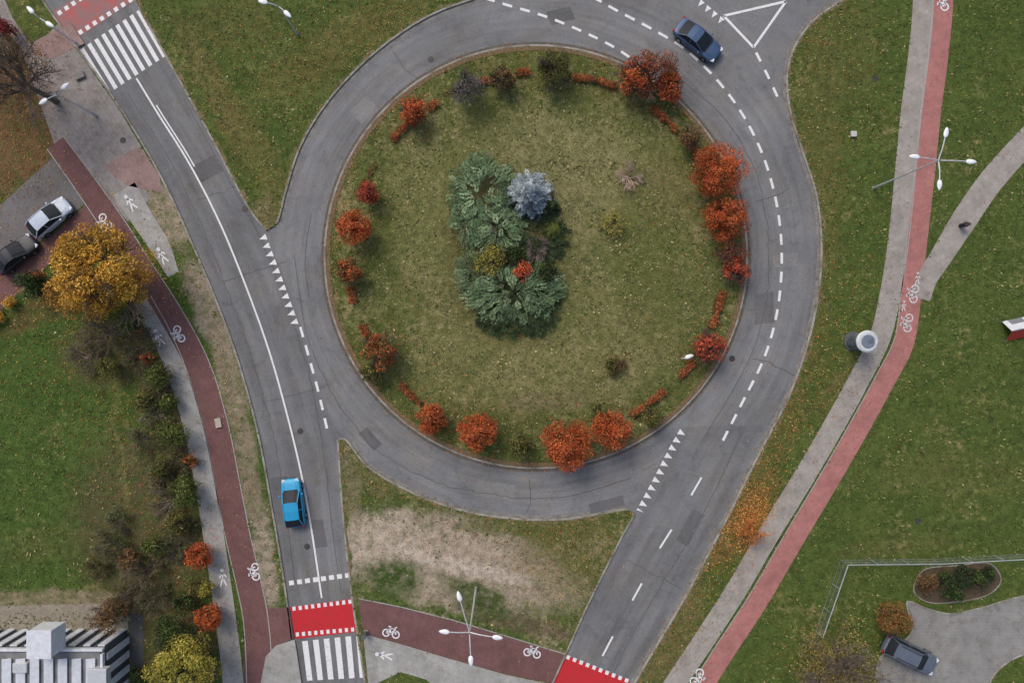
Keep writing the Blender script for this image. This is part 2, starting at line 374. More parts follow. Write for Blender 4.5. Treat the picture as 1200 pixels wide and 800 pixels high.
pave('west_junction_paving',M([(296,690),(316,712),(339,710),(345,747),(322,756),(314,770),(300,800),(285,800),(288,740)]),.140,brownp)
pave('west_corner_paving',M([(312,768),(324,755),(346,748),(354,800),(357,900),(310,900),(306,800)]),.144,slabL)
pave('south_cycle_path_paving',M([(420,701),(470,711),(530,726),(600,747),(662,766),(647,799),(590,788),(520,768),(470,753),(426,741)]),.128,brownp)
pave('south_footpath_paving',M([(426,742),(470,754),(520,769),(590,789),(646,801),(600,890),(560,850),(500,795),(470,786),(440,800),(452,1060),(446,1060),(432,800)]),.132,slabL)
for P in edges: strips('path_edging',[np.array(P)],.09,.150,edgem)
strips('path_edging',[M([(420,700),(470,710),(530,725),(600,746),(662,765)]),M([(426,742),(470,754),(520,769),(590,789),(646,801)])],.1,.15,edgem)
drv=C([(1062,704),(1085,712),(1112,718),(1145,712),(1200,697),(1300,690),(1300,762),(1205,764),(1175,778),(1158,800),(1150,900),(1040,900),(1026,800),(1030,770),(1048,757),(1068,738)],closed=True)
pave('driveway_concrete',drv,.124,pavers('driveway_paving',lin(142,140,137),lin(138,136,133),lin(128,126,122),.4,.3,dirt=.6))
kerb('driveway_kerb',drv,kerbm,.14,z0=.1,z1=.19,closed=True)
# ---------------------------------------------------------------- road markings
ZW=.020
crack=simple('tar_seam',lin(82,82,83),.8,.2,4)
for i,(pp,c_) in enumerate((([(222,196),(250,182),(262,200),(234,215)],(96,97,100)),([(884,345),(906,341),(907,378),(884,380)],(104,104,106)),([(560,562),(604,568),(602,588),(556,580)],(128,128,128)),([(812,596),(826,603),(806,640),(792,632)],(98,99,102)),([(410,130),(430,112),(444,128),(424,146)],(128,128,129)),([(316,560),(336,557),(345,610),(325,614)],(98,99,102)),([(640,14),(668,8),(674,22),(646,30)],(100,101,103)),([(905,300),(935,296),(934,312),(906,314)],(130,130,131)),([(690,590),(730,580),(732,592),(692,602)],(102,102,104)),([(362,610),(378,608),(384,640),(368,642)],(98,98,101)),([(430,500),(448,520),(438,528),(420,508)],(100,100,103)))):
    sheet('asphalt_patch',[M(pp)],.0085,asphalt('asphalt_patch_%d'%i,lin(*c_)))
cl=C([(160,92),(185,133),(222,192),(258,262),(290,340),(315,410),(335,480),(352,550),(365,620),(377,700)])
strips('centre_line_marking',[cl],.16,ZW,white)
strips('centre_line_marking',[off(sub(cl,3,9.5),.28)],.12,ZW,white)
strips('centre_line_marking',[C([(60,-140),(90,-60),(105,-20)])],.14,ZW,white)
def yield_marks(P,size,gap,side,s0=0,s1=None):
    s1=plen(P) if s1 is None else s1; polys=[]; s=s0
    while s<s1:
        q=sub(P,s,s+size); a,b=q[0],q[-1]; t=(b-a)/np.linalg.norm(b-a); nn=np.array([-t[1],t[0]])*side
        polys.append(np.array([a,b,(a+b)/2+nn*size*1.25])); s+=size+gap
    return polys
yl=C([(311,274),(322,303),(335,338),(350,380)])
yr=C([(797,502),(785,523),(767,558),(746,597)])
yt=C([(806,-14),(826,4),(850,24)])
sheet('yield_line_marking',yield_marks(yl,.55,.26,-1)+yield_marks(yr,.55,.26,1)+yield_marks(yt,.5,.28,-1),ZW,white)
D1=dashes(C([(352,383),(362,418),(373,458),(384,505)]),.95,.75)
circ_line=C([(847,516),(871,469),(893,425),(905,390),(913,350),(916,305),(914,265),(907,225),(895,185),(878,148),(857,115),(830,83),(800,56),(765,35),(725,14),(690,-5),(640,-25)])
D2=dashes(circ_line,.98,.72)
D3=dashes(C([(548,-8),(590,5),(640,20),(684,38),(722,57),(748,75)]),.9,.75)
D4=dashes(C([(886,62),(900,90),(913,118)]),.9,.85)
D5=[M([(822,559),(810,580)]),M([(787,620),(773,642)]),M([(752,683),(741,703)]),M([(718,745),(706,768)]),M([(680,815),(668,838)])]
strips('lane_dash_marking',D1+D2+D3+D4,.23,ZW,white)
strips('centre_dash_marking',D5,.17,ZW,white)
tri=M([(848,19),(921,2),(883,56),(848,19)])
strips('splitter_island_marking',[np.array([tri[0],tri[1]]),np.array([tri[1],tri[2]]),np.array([tri[2],tri[3]])],.22,ZW,white)
sheet('red_cycle_crossing',[M([(340,711),(420,700),(424,739),(346,748)])],.016,red)
sheet('red_cycle_crossing',[M([(660,766),(738,797),(722,826),(645,797)])],.016,red)
sheet('red_cycle_crossing',[M([(62,14),(137,-36),(158,0),(84,50)])],.016,redw)
def blocks(a,b,n_,w,duty=.5):
    a,b=M([a])[0],M([b])[0]; out=[]
    for i in range(n_):
        out.append(np.array([a+(b-a)*(i+.5-duty/2)/n_,a+(b-a)*(i+.5+duty/2)/n_]))
    return out
strips('crossing_edge_marking',blocks((341,713),(421,703),11,.3),.36,ZW,white)
strips('crossing_edge_marking',blocks((345,743),(424,736),11,.3),.36,ZW,white)
strips('stop_line_marking',blocks((337,683),(412,673),8,.3,.62),.42,ZW,white)
strips('crossing_edge_marking',blocks((662,768),(738,798),10,.3),.36,ZW,white)
strips('crossing_edge_marking',blocks((66,18),(139,-31),9,.3,.5),.4,ZW,white)
strips('crossing_edge_marking',blocks((82,46),(157,-2),9,.3,.5),.4,ZW,white)
def zebra(a0,a1,b0,b1,n_,duty=.5,name='zebra_crossing_marking'):
    a0,a1,b0,b1=[M([q])[0] for q in (a0,a1,b0,b1)]; polys=[]
    for i in range(n_):
        t0=(i+.5-duty/2)/n_;t1=(i+.5+duty/2)/n_
        polys.append(np.array([a0+(a1-a0)*t0,a0+(a1-a0)*t1,b0+(b1-b0)*t1,b0+(b1-b0)*t0]))
    sheet(name,polys,ZW,white)
zebra((351,751),(427,743),(357,797),(431,793),6,.52)
zebra((92,60),(166,10),(124,112),(197,64),9,.5)
def sym_local(kind):
    def ringp(cx,cy,r): return [(cx+r*math.cos(a),cy+r*math.sin(a)) for a in np.linspace(0,2*math.pi,15)]
    if kind=='bike':
        return [ringp(-.52,-.2,.36),ringp(.52,-.2,.36),[(-.52,-.2),(-.2,.35),(.32,.35),(0,-.2),(-.52,-.2)],[(-.28,.5),(0,-.2)],[(.52,-.2),(.3,.5),(.5,.6)],[(-.42,.52),(-.12,.52)]]
    return [ringp(0,.85,.1),[(0,.65),(0,.1)],[(-.03,.12),(-.25,-.6)],[(.03,.12),(.28,-.55)],[(0,.6),(-.32,.15)],[(0,.6),(.34,.22)]]
def symbol(kind,x,y,angdeg,s=1,z=.154,mat=None):
    a=math.radians(angdeg); c,sn=math.cos(a),math.sin(a); o=M([(x,y)])[0]; segs=[]
    for sg in sym_local(kind):
        segs.append(np.array([(o[0]+s*(p[0]*c-p[1]*sn),o[1]+s*(p[0]*sn+p[1]*c)) for p in sg]))
    strips('bicycle_symbol_marking' if kind=='bike' else 'pedestrian_symbol_marking',segs,.14*s,z,mat or white)
for x,y,a in ((123,261,125),(209,392,115),(298,669,95),(459,739,-12),(624,762,-14)): symbol('bike',x,y,a,.85)
for x,y,a in ((155,240,35),(192,302,30),(188,398,25),(262,678,5),(453,767,80)): symbol('ped',x,y,a,1)
symbol('bike',1068,344,80,.9,mat=whiteworn);symbol('bike',1061,378,80,.9,mat=whiteworn);symbol('bike',1104,3,85,.9);symbol('bike',818,793,-125,.9);symbol('ped',1074,328,-5,.7,mat=whiteworn);symbol('ped',1058,360,-5,.6,mat=whiteworn)
def wig(P,a=.06): return P+rng.normal(0,a,P.shape)*np.hanning(len(P))[:,None]
seams=[]
for pts in ([(150,110),(200,190),(238,268),(270,350),(296,420),(318,500),(334,590),(345,680)],[(215,115),(262,200),(310,290),(340,370),(365,450),(380,540),(392,640),(400,695)],
            [(800,95),(850,140),(885,200),(898,260),(900,330),(888,395),(860,455),(820,520)],[(345,300),(352,350),(362,400),(395,470),(440,525),(500,560),(580,580),(660,582),(740,560)],
            [(870,505),(835,580),(790,660),(740,745),(718,790)],[(230,235),(262,225),(280,215)],[(262,330),(300,318),(336,306)],[(312,470),(350,462),(380,452)],[(930,440),(902,425),(880,420)],[(460,60),(478,84),(490,92)],
            [(365,250),(358,300),(362,350)],[(925,220),(905,232),(885,236)],[(800,690),(765,672),(735,655)],[(620,560),(622,580),(618,600)]):
    seams.append(wig(C(pts,.5),.08))
strips('tar_seam',seams,.05,.0125,crack)
iron=simple('cast_iron',lin(70,68,66),.6,.3,8,.3)
def disc(name,x,y,r,z,h=.02,mat=iron,nseg=24):
    me=bpy.data.meshes.new(name); bm=bmesh.new(); p=M([(x,y)])[0]
    bmesh.ops.create_cone(bm,cap_ends=True,segments=nseg,radius1=r,radius2=r*.96,depth=h)
    bmesh.ops.create_cone(bm,cap_ends=True,segments=nseg,radius1=r*.75,radius2=r*.7,depth=h*1.6)
    bm.to_mesh(me); bm.free(); return obj(name,me,mat,loc=(p[0],p[1],z))
for x,y,z in ((287,245,.01),(262,180,.01),(360,640,.01),(352,505,.01),(858,420,.01),(735,600,.01),(505,70,.01),(1025,93,.13),(145,165,.14),(1075,610,.13)): disc('manhole_cover',x,y,.28,z)
# ---------------------------------------------------------------- soft geometry builder
class B:
    def __init__(s): s.v=[];s.c=[];s.m=[]
    def quads(s,V,col,mat=0):
        s.v.append(V.reshape(-1,4,3)); n_=len(s.v[-1]); col=np.broadcast_to(np.asarray(col,float),(n_,3)); s.c.append(col); s.m.append(np.full(n_,mat))
    def leaves(s,P,size,col,nrm=None,mat=0,flat=.5,asp=.7):
        n_=len(P); r=rng.normal(size=(n_,3)); 
        if nrm is not None: r=r*flat+nrm
        r/=np.linalg.norm(r,axis=1)[:,None]+1e-9
        u=np.cross(r,rng.normal(size=(n_,3))); u/=np.linalg.norm(u,axis=1)[:,None]+1e-9; v=np.cross(r,u)
        sz=(size*rng.uniform(.6,1.3,n_))[:,None]/2
        V=np.stack([P-u*sz,P-v*sz*asp+u*sz*.1,P+u*sz,P+v*sz*asp+u*sz*.1],1); s.quads(V,col,mat)
    def tubes(s,segs,col,mat=0,k=4):
        a=np.array(segs,float)
        p0,p1,r0,r1=a[:,0:3],a[:,3:6],a[:,6],a[:,7]
        d=p1-p0; d/=np.linalg.norm(d,axis=1)[:,None]+1e-9
        ref=np.where(np.abs(d[:,2:3])>.9,np.array([[1.,0,0]]),np.array([[0,0,1.]]))
        u=np.cross(d,ref); u/=np.linalg.norm(u,axis=1)[:,None]; v=np.cross(d,u)
        for i in range(k):
            a0=2*math.pi*i/k;a1=2*math.pi*(i+1)/k
            e0=u*math.cos(a0)+v*math.sin(a0); e1=u*math.cos(a1)+v*math.sin(a1)
            s.quads(np.stack([p0+e0*r0[:,None],p0+e1*r0[:,None],p1+e1*r1[:,None],p1+e0*r1[:,None]],1),col,mat)
    def build(s,name,mats,parent=None,loc=(0,0,0)):
        V=np.concatenate(s.v);Cc=np.concatenate(s.c);mm=np.concatenate(s.m); n_=len(V)
        me=bpy.data.meshes.new(name); me.vertices.add(n_*4); me.vertices.foreach_set('co',V.reshape(-1).astype(np.float32))
        me.loops.add(n_*4); me.loops.foreach_set('vertex_index',np.arange(n_*4,dtype=np.int32))
        me.polygons.add(n_); me.polygons.foreach_set('loop_start',np.arange(0,n_*4,4,dtype=np.int32)); 
        me.polygons.foreach_set('material_index',mm.astype(np.int32))
        at=me.color_attributes.new('Col','FLOAT_COLOR','POINT')
        cc=np.concatenate([np.repeat(Cc,4,axis=0),np.ones((n_*4,1))],1); at.data.foreach_set('color',cc.reshape(-1).astype(np.float32))
        me.update(calc_edges=True); me.validate()
        return obj(name,me,mats,parent,loc)
def leafmat(name,rough=.7,trans=.25):
    k=N(name,rough,.2); a=k.n('ShaderNodeAttribute',attribute_name='Col'); c=a.outputs['Color']
    k.l(c,k.b.inputs['Base Color'])
    if trans:
        tr=k.n('ShaderNodeBsdfTranslucent'); k.l(c,tr.inputs[0]); mx=k.n('ShaderNodeMixShader'); mx.inputs[0].default_value=trans
        o=k.t.nodes['Material Output']; k.l(k.b.outputs[0],mx.inputs[1]); k.l(tr.outputs[0],mx.inputs[2]); k.l(mx.outputs[0],o.inputs[0])
    return k.m
LM=leafmat('foliage',.75,.15); BK=leafmat('bark',.9,0); GM=leafmat('grass_blades',.95,0)
def pal(*cols): return np.array([lin(*c) for c in cols])
ORA=pal((212,104,58),(192,84,50),(224,130,74),(154,74,48),(204,114,66),(130,90,54))
REDP=pal((180,76,62),(194,88,62),(148,64,54),(202,108,72),(118,70,58))
ORG=pal((202,102,60),(170,78,54),(122,110,60),(96,98,54),(212,126,74))
YEL=pal((226,180,76),(214,154,60),(236,196,98),(188,136,54),(156,132,60))
YGR=pal((186,172,78),(150,148,66),(204,188,92),(118,122,56))
OLI=pal((116,116,60),(96,100,52),(136,124,70),(80,86,46))
GRN=pal((70,90,46),(56,74,40),(88,104,54),(46,60,36))
BRN=pal((132,100,68),(108,82,58),(150,114,74),(94,84,56))
MIX=pal((186,84,56),(130,74,58),(104,76,62),(170,106,64))
BARK=lin(84,72,62); BARKG=lin(116,108,100)
def grow(p,d,L,r,depth,segs,spread=.6,nb=3,up=.1):
    p=np.array(p,float); d=np.array(d,float)/np.linalg.norm(d)
    q=p; parts=2
    for i in range(parts):
        dd=d+rng.normal(0,.12,3); dd/=np.linalg.norm(dd); q2=q+dd*L/parts
        segs.append((*q,*q2,r*(1-.3*i/parts),r*(1-.3*(i+1)/parts))); q=q2; d=dd
        if depth>0:
            for _ in range(nb if i==parts-1 else nb-1):
                nd=d+rng.normal(0,spread,3)+np.array([0,0,up]); nd/=np.linalg.norm(nd)
                grow(q,nd,L*rng.uniform(.55,.8),r*.55,depth-1,segs,spread,nb,up)
def crown(b,c,rx,rz,n_,palette,leaf=.17,lump=.34,K=22,lo=.45,hi=.78):
    c=np.array(c); dirs=rng.normal(size=(K,3)); dirs/=np.linalg.norm(dirs,axis=1)[:,None]
    sub_c=dirs*rng.uniform(lo,hi,K)[:,None]; sub_r=rng.uniform(lump*.75,lump*1.25,K)
    w=sub_r**2; idx=rng.choice(K,n_,p=w/w.sum())
    e=rng.normal(size=(n_,3)); e/=np.linalg.norm(e,axis=1)[:,None]
    P=sub_c[idx]+e*(sub_r[idx]*rng.uniform(.3,1.08,n_)**.45)[:,None]
    nn=P/ (np.linalg.norm(P,axis=1)[:,None]+1e-6)
    ci=(rng.integers(0,len(palette),K))[idx]; alt=rng.integers(0,len(palette),n_); use=rng.random(n_)<.4
    col=palette[np.where(use,ci,alt)]*rng.uniform(.72,1.22,n_)[:,None]*np.repeat(rng.uniform(.72,1.18,K)[idx][:,None],3,1)
    b.leaves(c+P*np.array([rx,rx,rz]),leaf,col,nn,0,flat=.8)
def tree(name,x,y,rpx,palette,hz=None,zr=None,dens=1.0,leaf=.15,bare=0.0,trunk=True,lump=.34,K=22,clip=False):
    r=rpx/S; zr=zr or r*.95; hz=hz or zr+.35
    gx,gy=G(x,y,hz+zr*.25); gz=float(islz(gx,gy)); b=B(); segs=[]
    tr=.05+r*.045; fork=max(.35,hz-zr*.75)
    segs.append((0,0,-.05,.03,0,fork*.5,tr*1.4,tr)); segs.append((.03,0,fork*.5,0,.02,fork,tr,tr*.85))
    for i in range(7):
        a=2*math.pi*i/7+rng.uniform(-.3,.3); el=rng.uniform(.5,1.2)
        grow((0,0,fork),(math.cos(a)*math.cos(el),math.sin(a)*math.cos(el),math.sin(el)),r*(.40 if clip else .50),tr*.5,2 if bare<.3 else 3,segs,.45,3,.1)
    b.tubes(segs,BARK if bare<.3 else lin(104,94,86),1)
    if clip:
        crown(b,(0,0,hz),r*.97,zr,int(dens*r*r*1700),palette,.125,.21,80,.60,.82)
        crown(b,(0,0,hz),r*.7,zr*.7,int(dens*r*r*300),palette*.8,.15,.4,12,.3,.6)  # inner fill leaves in a darkened palette, painting shade deep in the crown
    else:
        n_=int(dens*r*r*1350)
        if n_>0: crown(b,(0,0,hz),r,zr,n_,palette,leaf,lump,K)
    return b.build(name,[LM,BK],loc=(gx,gy,gz))
# ---- island ring trees
for x,y,r,p in ((843,198,35,ORA),(852,255,29,ORA),(665,522,33,ORA),(717,504,26,ORA),(560,506,26,ORA),(505,491,21,ORA),(414,266,23,ORA),(432,226,16,REDP)):
    tree('autumn_tree',x,y,r,p,zr=r/S*.95,clip=True)
for x,y,r,p,d in ((443,412,24,ORG,.9),(408,318,18,ORG,.9),(483,130,19,ORA,.9),(589,92,17,BRN,.9),(650,78,24,OLI,.6),(832,408,22,REDP,.8),(864,318,18,REDP,.8),(435,437,15,OLI,.7)):
    tree('autumn_tree',x,y,r,p,dens=d,lump=.24,K=36,bare=.35)
tree('autumn_tree',748,88,25,ORA,dens=.8,lump=.24,K=36,bare=.35); tree('autumn_tree',786,100,22,ORA,dens=.7,lump=.24,K=36,bare=.35)
tree('autumn_tree',766,84,32,MIX,dens=.4,bare=.4,lump=.24,K=34)
tree('bare_shrub',547,102,24,pal((126,124,122),(108,104,102)),dens=.3,bare=.6)
tree('bare_shrub',858,294,18,MIX,dens=.3,bare=.6)
tree('bare_shrub',810,160,17,BRN,dens=.4,bare=.5)
for x,y,r in ((610,522,17),(765,488,14),(716,428,9),(640,84,12),(700,480,8)): tree('low_shrub',x,y,r,OLI,dens=.7)
def bare(name,x,y,rpx,up=.4,n_=10,depth=3,col=BARKG,palette=None,th=1.0,h=None,dens=.2):
    r=rpx/S; gx,gy=G(x,y,(h or r)*.4); gz=float(islz(gx,gy)); b=B(); segs=[]
    for i in range(n_):
        a=2*math.pi*i/n_+rng.uniform(-.4,.4); el=rng.uniform(.15,1.1)*up/.4
        grow((rng.normal(0,.06*r),rng.normal(0,.06*r),0),(math.cos(a)*math.cos(el),math.sin(a)*math.cos(el),max(.15,math.sin(el))),r*.42,.022*th*(.5+r*.5),depth,segs,.35,2 if depth>3 else 3,.12)
    sg=np.array(segs)
    b.tubes(segs,col,1,3)
    if palette is not None:
        ends=sg[rng.choice(len(sg),int(dens*len(sg)))][:,3:6]; b.leaves(ends+rng.normal(0,.05,ends.shape),.12,palette[rng.integers(0,len(palette),len(ends))],mat=0)
    return b.build(name,[LM,BK],loc=(gx,gy,gz))
bare('bare_shrub',736,208,19,col=lin(196,172,156),n_=10,th=1.3); bare('bare_shrub',716,264,18,col=lin(168,154,120),palette=YGR,dens=.5,n_=10)
bare('bare_shrub',722,428,13,col=lin(130,110,80),palette=BRN,dens=.4,n_=7)
bare('bare_shrub',630,294,19,col=lin(150,134,126),n_=14,th=1.3)
def hedge(name,pts,w,h,palette,dens=1,P=None):
    P=C(pts,.25) if P is None else P; L=plen(P); b=B(); n_=int(L*w*700*dens); s_=rng.uniform(0,1,n_)
    R=resample(P,300); nn=normals(R); i=(s_*299).astype(int)
    gapm=(np.sin(s_*L*.9+1.3)+np.sin(s_*L*2.3)>-1.25); s_=s_[gapm]; i=i[gapm]; n_=len(s_)
    wob=1+.3*np.sin(s_*L*2.1)+.2*np.sin(s_*L*5.3)
    lat=rng.uniform(-1,1,n_)*w/2*wob; hh=h*np.sqrt(np.clip(1-(lat/(w/2*1.5))**2,.05,1))*rng.uniform(.3,1.1,n_)
    XY=R[i]+nn[i]*lat[:,None]+rng.normal(0,.04,(n_,2)); zz=islz(XY[:,0],XY[:,1])+hh
    cidx=((np.sin(s_*L*1.7+3)+1)/2*len(palette)).astype(int)%len(palette)
    col=palette[np.where(rng.random(n_)<.4,cidx,rng.integers(0,len(palette),n_))]*rng.uniform(.65,1.2,n_)[:,None]
    b.leaves(np.c_[XY,zz],.13,col,np.tile([0,0,1.],(n_,1)),0,flat=.9)
    segs=[]
    for k in range(int(L/.25)):
        q=R[int(k*.25/L*299)]; z0=float(islz(q[0],q[1])); segs.append((q[0],q[1],z0-.03,q[0]+rng.normal(0,.12),q[1]+rng.normal(0,.12),z0+h*.9,.022,.008))
    b.tubes(segs,BARK,1); return b.build(name,[LM,BK])
HED=pal((184,104,64),(158,86,56),(134,94,60),(112,98,58),(200,122,74))
HBR=pal((132,98,64),(112,84,58),(96,88,52),(150,96,60))
for pts in ([(460,166),(478,148),(486,142)],[(500,130),(514,122)],[(560,100),(572,96)],[(604,88),(620,86)],[(670,93),(695,96),(722,104)],[(762,128),(778,142),(792,156)],[(798,160),(808,172),(815,184)],[(846,342),(840,362),(832,384)],[(812,422),(804,432),(793,443)],[(778,457),(760,470),(738,486)],[(424,380),(432,394)],[(470,450),(482,462),(494,472)],[(411,336),(416,356)]):
    hedge('low_hedge',pts,.55,.6,HED)
for a0,a1 in ((-35,-12),(-88,-62),(150,160),(112,120)):
    hedge('sparse_low_hedge',None,.4,.25,HBR,.25,P=circ(216/S,a0,a1))
# ---- central planting : junipers
def juniper(name,x,y,rx,ry,palette,nb=90,zmax=1.1,L=1.1):
    gx,gy=G(x,y,.6); b=B(); segs=[]; nb=int(nb*1.35)
    for i in range(nb):
        rr=math.sqrt(rng.random())*.9; a=rng.uniform(0,2*math.pi)
        ox,oy=rr*math.cos(a)*rx/S,rr*math.sin(a)*ry/S
        oz=zmax*(1-rr**2)*rng.uniform(.6,1)+.12
        da=a+rng.normal(0,.55); ll=L*rng.uniform(.5,1.15)
        d=np.array([math.cos(da),math.sin(da),.12]); side=np.array([-math.sin(da),math.cos(da),0])
        p0=np.array([ox,oy,oz]); col=palette[rng.integers(0,len(palette))]*rng.uniform(.6,1.3)
        segs.append((*(p0-d*.3),*(p0+d*ll*.8),.025,.008))
        m=60; t=rng.random(m); sgn=rng.choice([-1,1],m); wdt=.22*ll*np.sin(np.clip(t,0.05,1)*math.pi*.92)**.7
        lat=sgn*rng.uniform(.1,1,m)*wdt
        P=p0+d*(t*ll)[:,None]+side*lat[:,None]+np.array([0,0,1])*(-.25*(t*ll)**2*.3+rng.normal(0,.04,m))[:,None]
        fd=d[None]+side[None]*sgn[:,None]*.7+rng.normal(0,.15,(m,3)); fd/=np.linalg.norm(fd,axis=1)[:,None]
        up=np.array([0,0,1.])+rng.normal(0,.3,(m,3)); pr=np.cross(fd,up); pr/=np.linalg.norm(pr,axis=1)[:,None]
        ln=.16*rng.uniform(.7,1.3,m)[:,None]; w=.05
        b.quads(np.stack([P-pr*w*.5,P+pr*w*.5,P+fd*ln+pr*w*.2,P+fd*ln-pr*w*.2],1),col*rng.uniform(.65,1.4,m)[:,None],0)
    b.tubes(segs,BARK,1,3)
    return b.build(name,[LM,BK],loc=(gx,gy,float(islz(gx,gy))))
JUN=pal((124,148,108),(102,128,90),(150,170,128),(88,112,78),(112,132,94)); SPR=pal((172,184,188),(150,162,168),(190,200,202),(128,140,146))
juniper('juniper_shrub',564,228,35,42,JUN,140,1.3); juniper('juniper_shrub',582,268,30,28,JUN,80); juniper('juniper_shrub',548,262,18,22,JUN,34,.9)
juniper('juniper_shrub',602,342,56,32,JUN,160,1.3); juniper('juniper_shrub',562,322,24,20,JUN,50)
DKJ=pal((56,74,46),(46,62,40),(68,84,50))
juniper('juniper_shrub',605,366,48,26,DKJ,130,.55,1.0); juniper('juniper_shrub',625,275,40,38,DKJ,100,.5,.9)  # first one: low dark green foliage, also painting the shade south of the junipers
def conifer(name,x,y,rpx,h,palette,whorls=12,br=16):
    r=rpx/S; gx,gy=G(x,y,h*.6); b=B(); segs=[(0,0,-.1,0,0,h,.12,.02)]
    for w in range(whorls):
        t=w/(whorls-1); z=.25+(h-.35)*t; rl=r*(1-t)**.85+.1; nb=max(5,int(br*(1-t*.6))); ph=rng.uniform(0,6)
        for i in range(nb):
            a=ph+2*math.pi*i/nb+rng.uniform(-.2,.2); L=rl*rng.uniform(.75,1.1); d=np.array([math.cos(a),math.sin(a),.12-.25*(1-t)]); side=np.array([-math.sin(a),math.cos(a),0])
            p0=np.array([0,0,z]); segs.append((*p0,*(p0+d*L),.03,.006))
            m=int(30+55*L); tt=rng.uniform(.15,1,m); sg=rng.choice([-1,1],m); lat=sg*rng.uniform(0,1,m)*.32*L*(1.1-tt)
            P=p0+d*(tt*L)[:,None]+side*lat[:,None]+rng.normal(0,.03,(m,3))
            fd=d[None]+side[None]*sg[:,None]*.8+rng.normal(0,.2,(m,3)); fd/=np.linalg.norm(fd,axis=1)[:,None]
            pr=np.cross(fd,np.array([0,0,1.])+rng.normal(0,.3,(m,3))); pr/=np.linalg.norm(pr,axis=1)[:,None]
            ln=.15*rng.uniform(.7,1.3,m)[:,None]; wd=.055; col=palette[rng.integers(0,len(palette))]*rng.uniform(.6,1.2)
            b.quads(np.stack([P-pr*wd*.5,P+pr*wd*.5,P+fd*ln+pr*wd*.2,P+fd*ln-pr*wd*.2],1),col*rng.uniform(.7,1.3,m)[:,None],0)
    b.tubes(segs,BARK,1,4); return b.build(name,[LM,BK],loc=(gx,gy,float(islz(gx,gy))))
conifer('blue_spruce_tree',620,226,30,4.2,SPR,14,18)
conifer('dwarf_conifer',645,243,11,1.4,GRN,7,10); conifer('dwarf_conifer',648,271,12,1.3,pal((112,120,60),(92,104,50)),7,10); conifer('dwarf_conifer',603,238,11,1.6,GRN,8,10)
tree('golden_shrub',575,304,20,YGR*.85,zr=.8,dens=.8); tree('red_shrub',614,320,14,pal((206,98,64),(176,78,54),(220,124,78)),zr=.6,dens=1.3)
tree('low_shrub',602,302,15,GRN,zr=.6); tree('low_shrub',640,320,13,GRN,zr=.6)
# ---- west side vegetation
tree('yellow_maple_tree',112,316,62,YEL,hz=5.2,zr=3.6,dens=.8,leaf=.17,lump=.17,K=100,bare=.35)
tree('autumn_shrub',84,345,32,pal((204,140,66),(168,128,62),(186,146,72)),dens=.6,lump=.25,K=30)
tree('evergreen_shrub',34,334,18,GRN); tree('autumn_shrub',42,326,10,ORA)
tree('autumn_shrub',232,652,18,ORA,clip=True);tree('autumn_shrub',243,724,18,ORA,clip=True)
LGR=pal((104,116,56),(88,100,48),(120,128,66),(74,86,42))
for x,y,r,p in ((200,508,20,LGR),(215,578,20,LGR),(150,375,17,LGR),(180,440,18,LGR),(196,748,28,GRN),(225,690,13,OLI),(240,690,11,YGR),(160,790,12,GRN),(168,470,14,OLI),(196,470,12,LGR),(186,548,15,OLI),(206,612,16,OLI),(180,640,16,LGR),(150,655,15,BRN),(214,706,14,GRN),(128,430,15,OLI),(222,540,9,ORG),(172,420,9,ORG)): tree('evergreen_shrub',x,y,r,p,dens=.75)
tree('yellow_tree',212,792,48,YGR,hz=4.0,zr=2.6,dens=.85,lump=.2,K=60)
tree('autumn_shrub',125,722,24,BRN,dens=.55,bare=.4)
for i,(x,y,r) in enumerate(((120,390,36),(100,418,26),(165,412,28),(186,446,24),(182,480,24),(210,540,24),(170,515,22),(195,590,26),(130,640,28),(165,672,32),(205,640,24),(150,695,24),(180,700,26),(190,560,20),(215,615,20),(235,750,22),(140,610,20),(115,665,18))):
    bare('bare_shrub',x,y,r,col=(lin(132,114,106),lin(146,130,122),lin(116,100,92))[i%3],palette=OLI if i%2 else LGR,dens=.35,n_=11,depth=3,th=1.2)
tree('birch_tree',2,85,56,BRN,hz=6,zr=3.0,dens=.08,bare=.7,lump=.3)
bare('bare_tree',4,92,58,up=.5,n_=14,depth=4,col=lin(124,104,94),palette=BRN,dens=.08,h=6,th=.9)
tree('red_shrub',4,32,14,pal((160,66,62),(130,58,56)))
hedge('orange_hedge',[(-40,395),(0,372),(22,350)],1.0,1.0,YEL)
# ---- SE vegetation
tree('autumn_shrub',1050,726,23,pal((156,106,64),(128,108,62),(174,120,72),(104,98,56)),clip=True)
bare('bare_tree',985,778,62,up=.55,n_=18,depth=4,col=lin(140,124,104),palette=YGR,dens=.5,h=5,th=.9)
tree('autumn_shrub',985,790,52,pal((150,136,78),(126,112,70),(170,150,90)),hz=3,zr=1.6,dens=.25,bare=.5,K=40)
bare('young_bare_tree',880,622,24,up=.6,n_=8,depth=3,col=lin(126,108,92),palette=pal((216,146,72),(200,120,62)),dens=.5,h=3,th=.7)
for x,y,r,p in ((1088,682,13,BRN),(1112,684,15,GRN),(1130,676,15,DKJ),(1148,680,13,GRN),(1122,694,10,GRN),(1160,672,9,DKJ)): tree('evergreen_shrub',x,y,r,p,zr=.7,dens=1.2)
bed=C([(1070,692),(1080,668),(1120,662),(1160,660),(1172,678),(1160,694),(1120,704),(1085,704)],closed=True)
sheet('shrub_bed_soil',[bed],.128,simple('bed_soil',lin(84,72,54),.95,.35,4)); kerb('shrub_bed_edging',bed,kerbm,.1,z0=.1,z1=.17,closed=True); PAVED.append(bed)
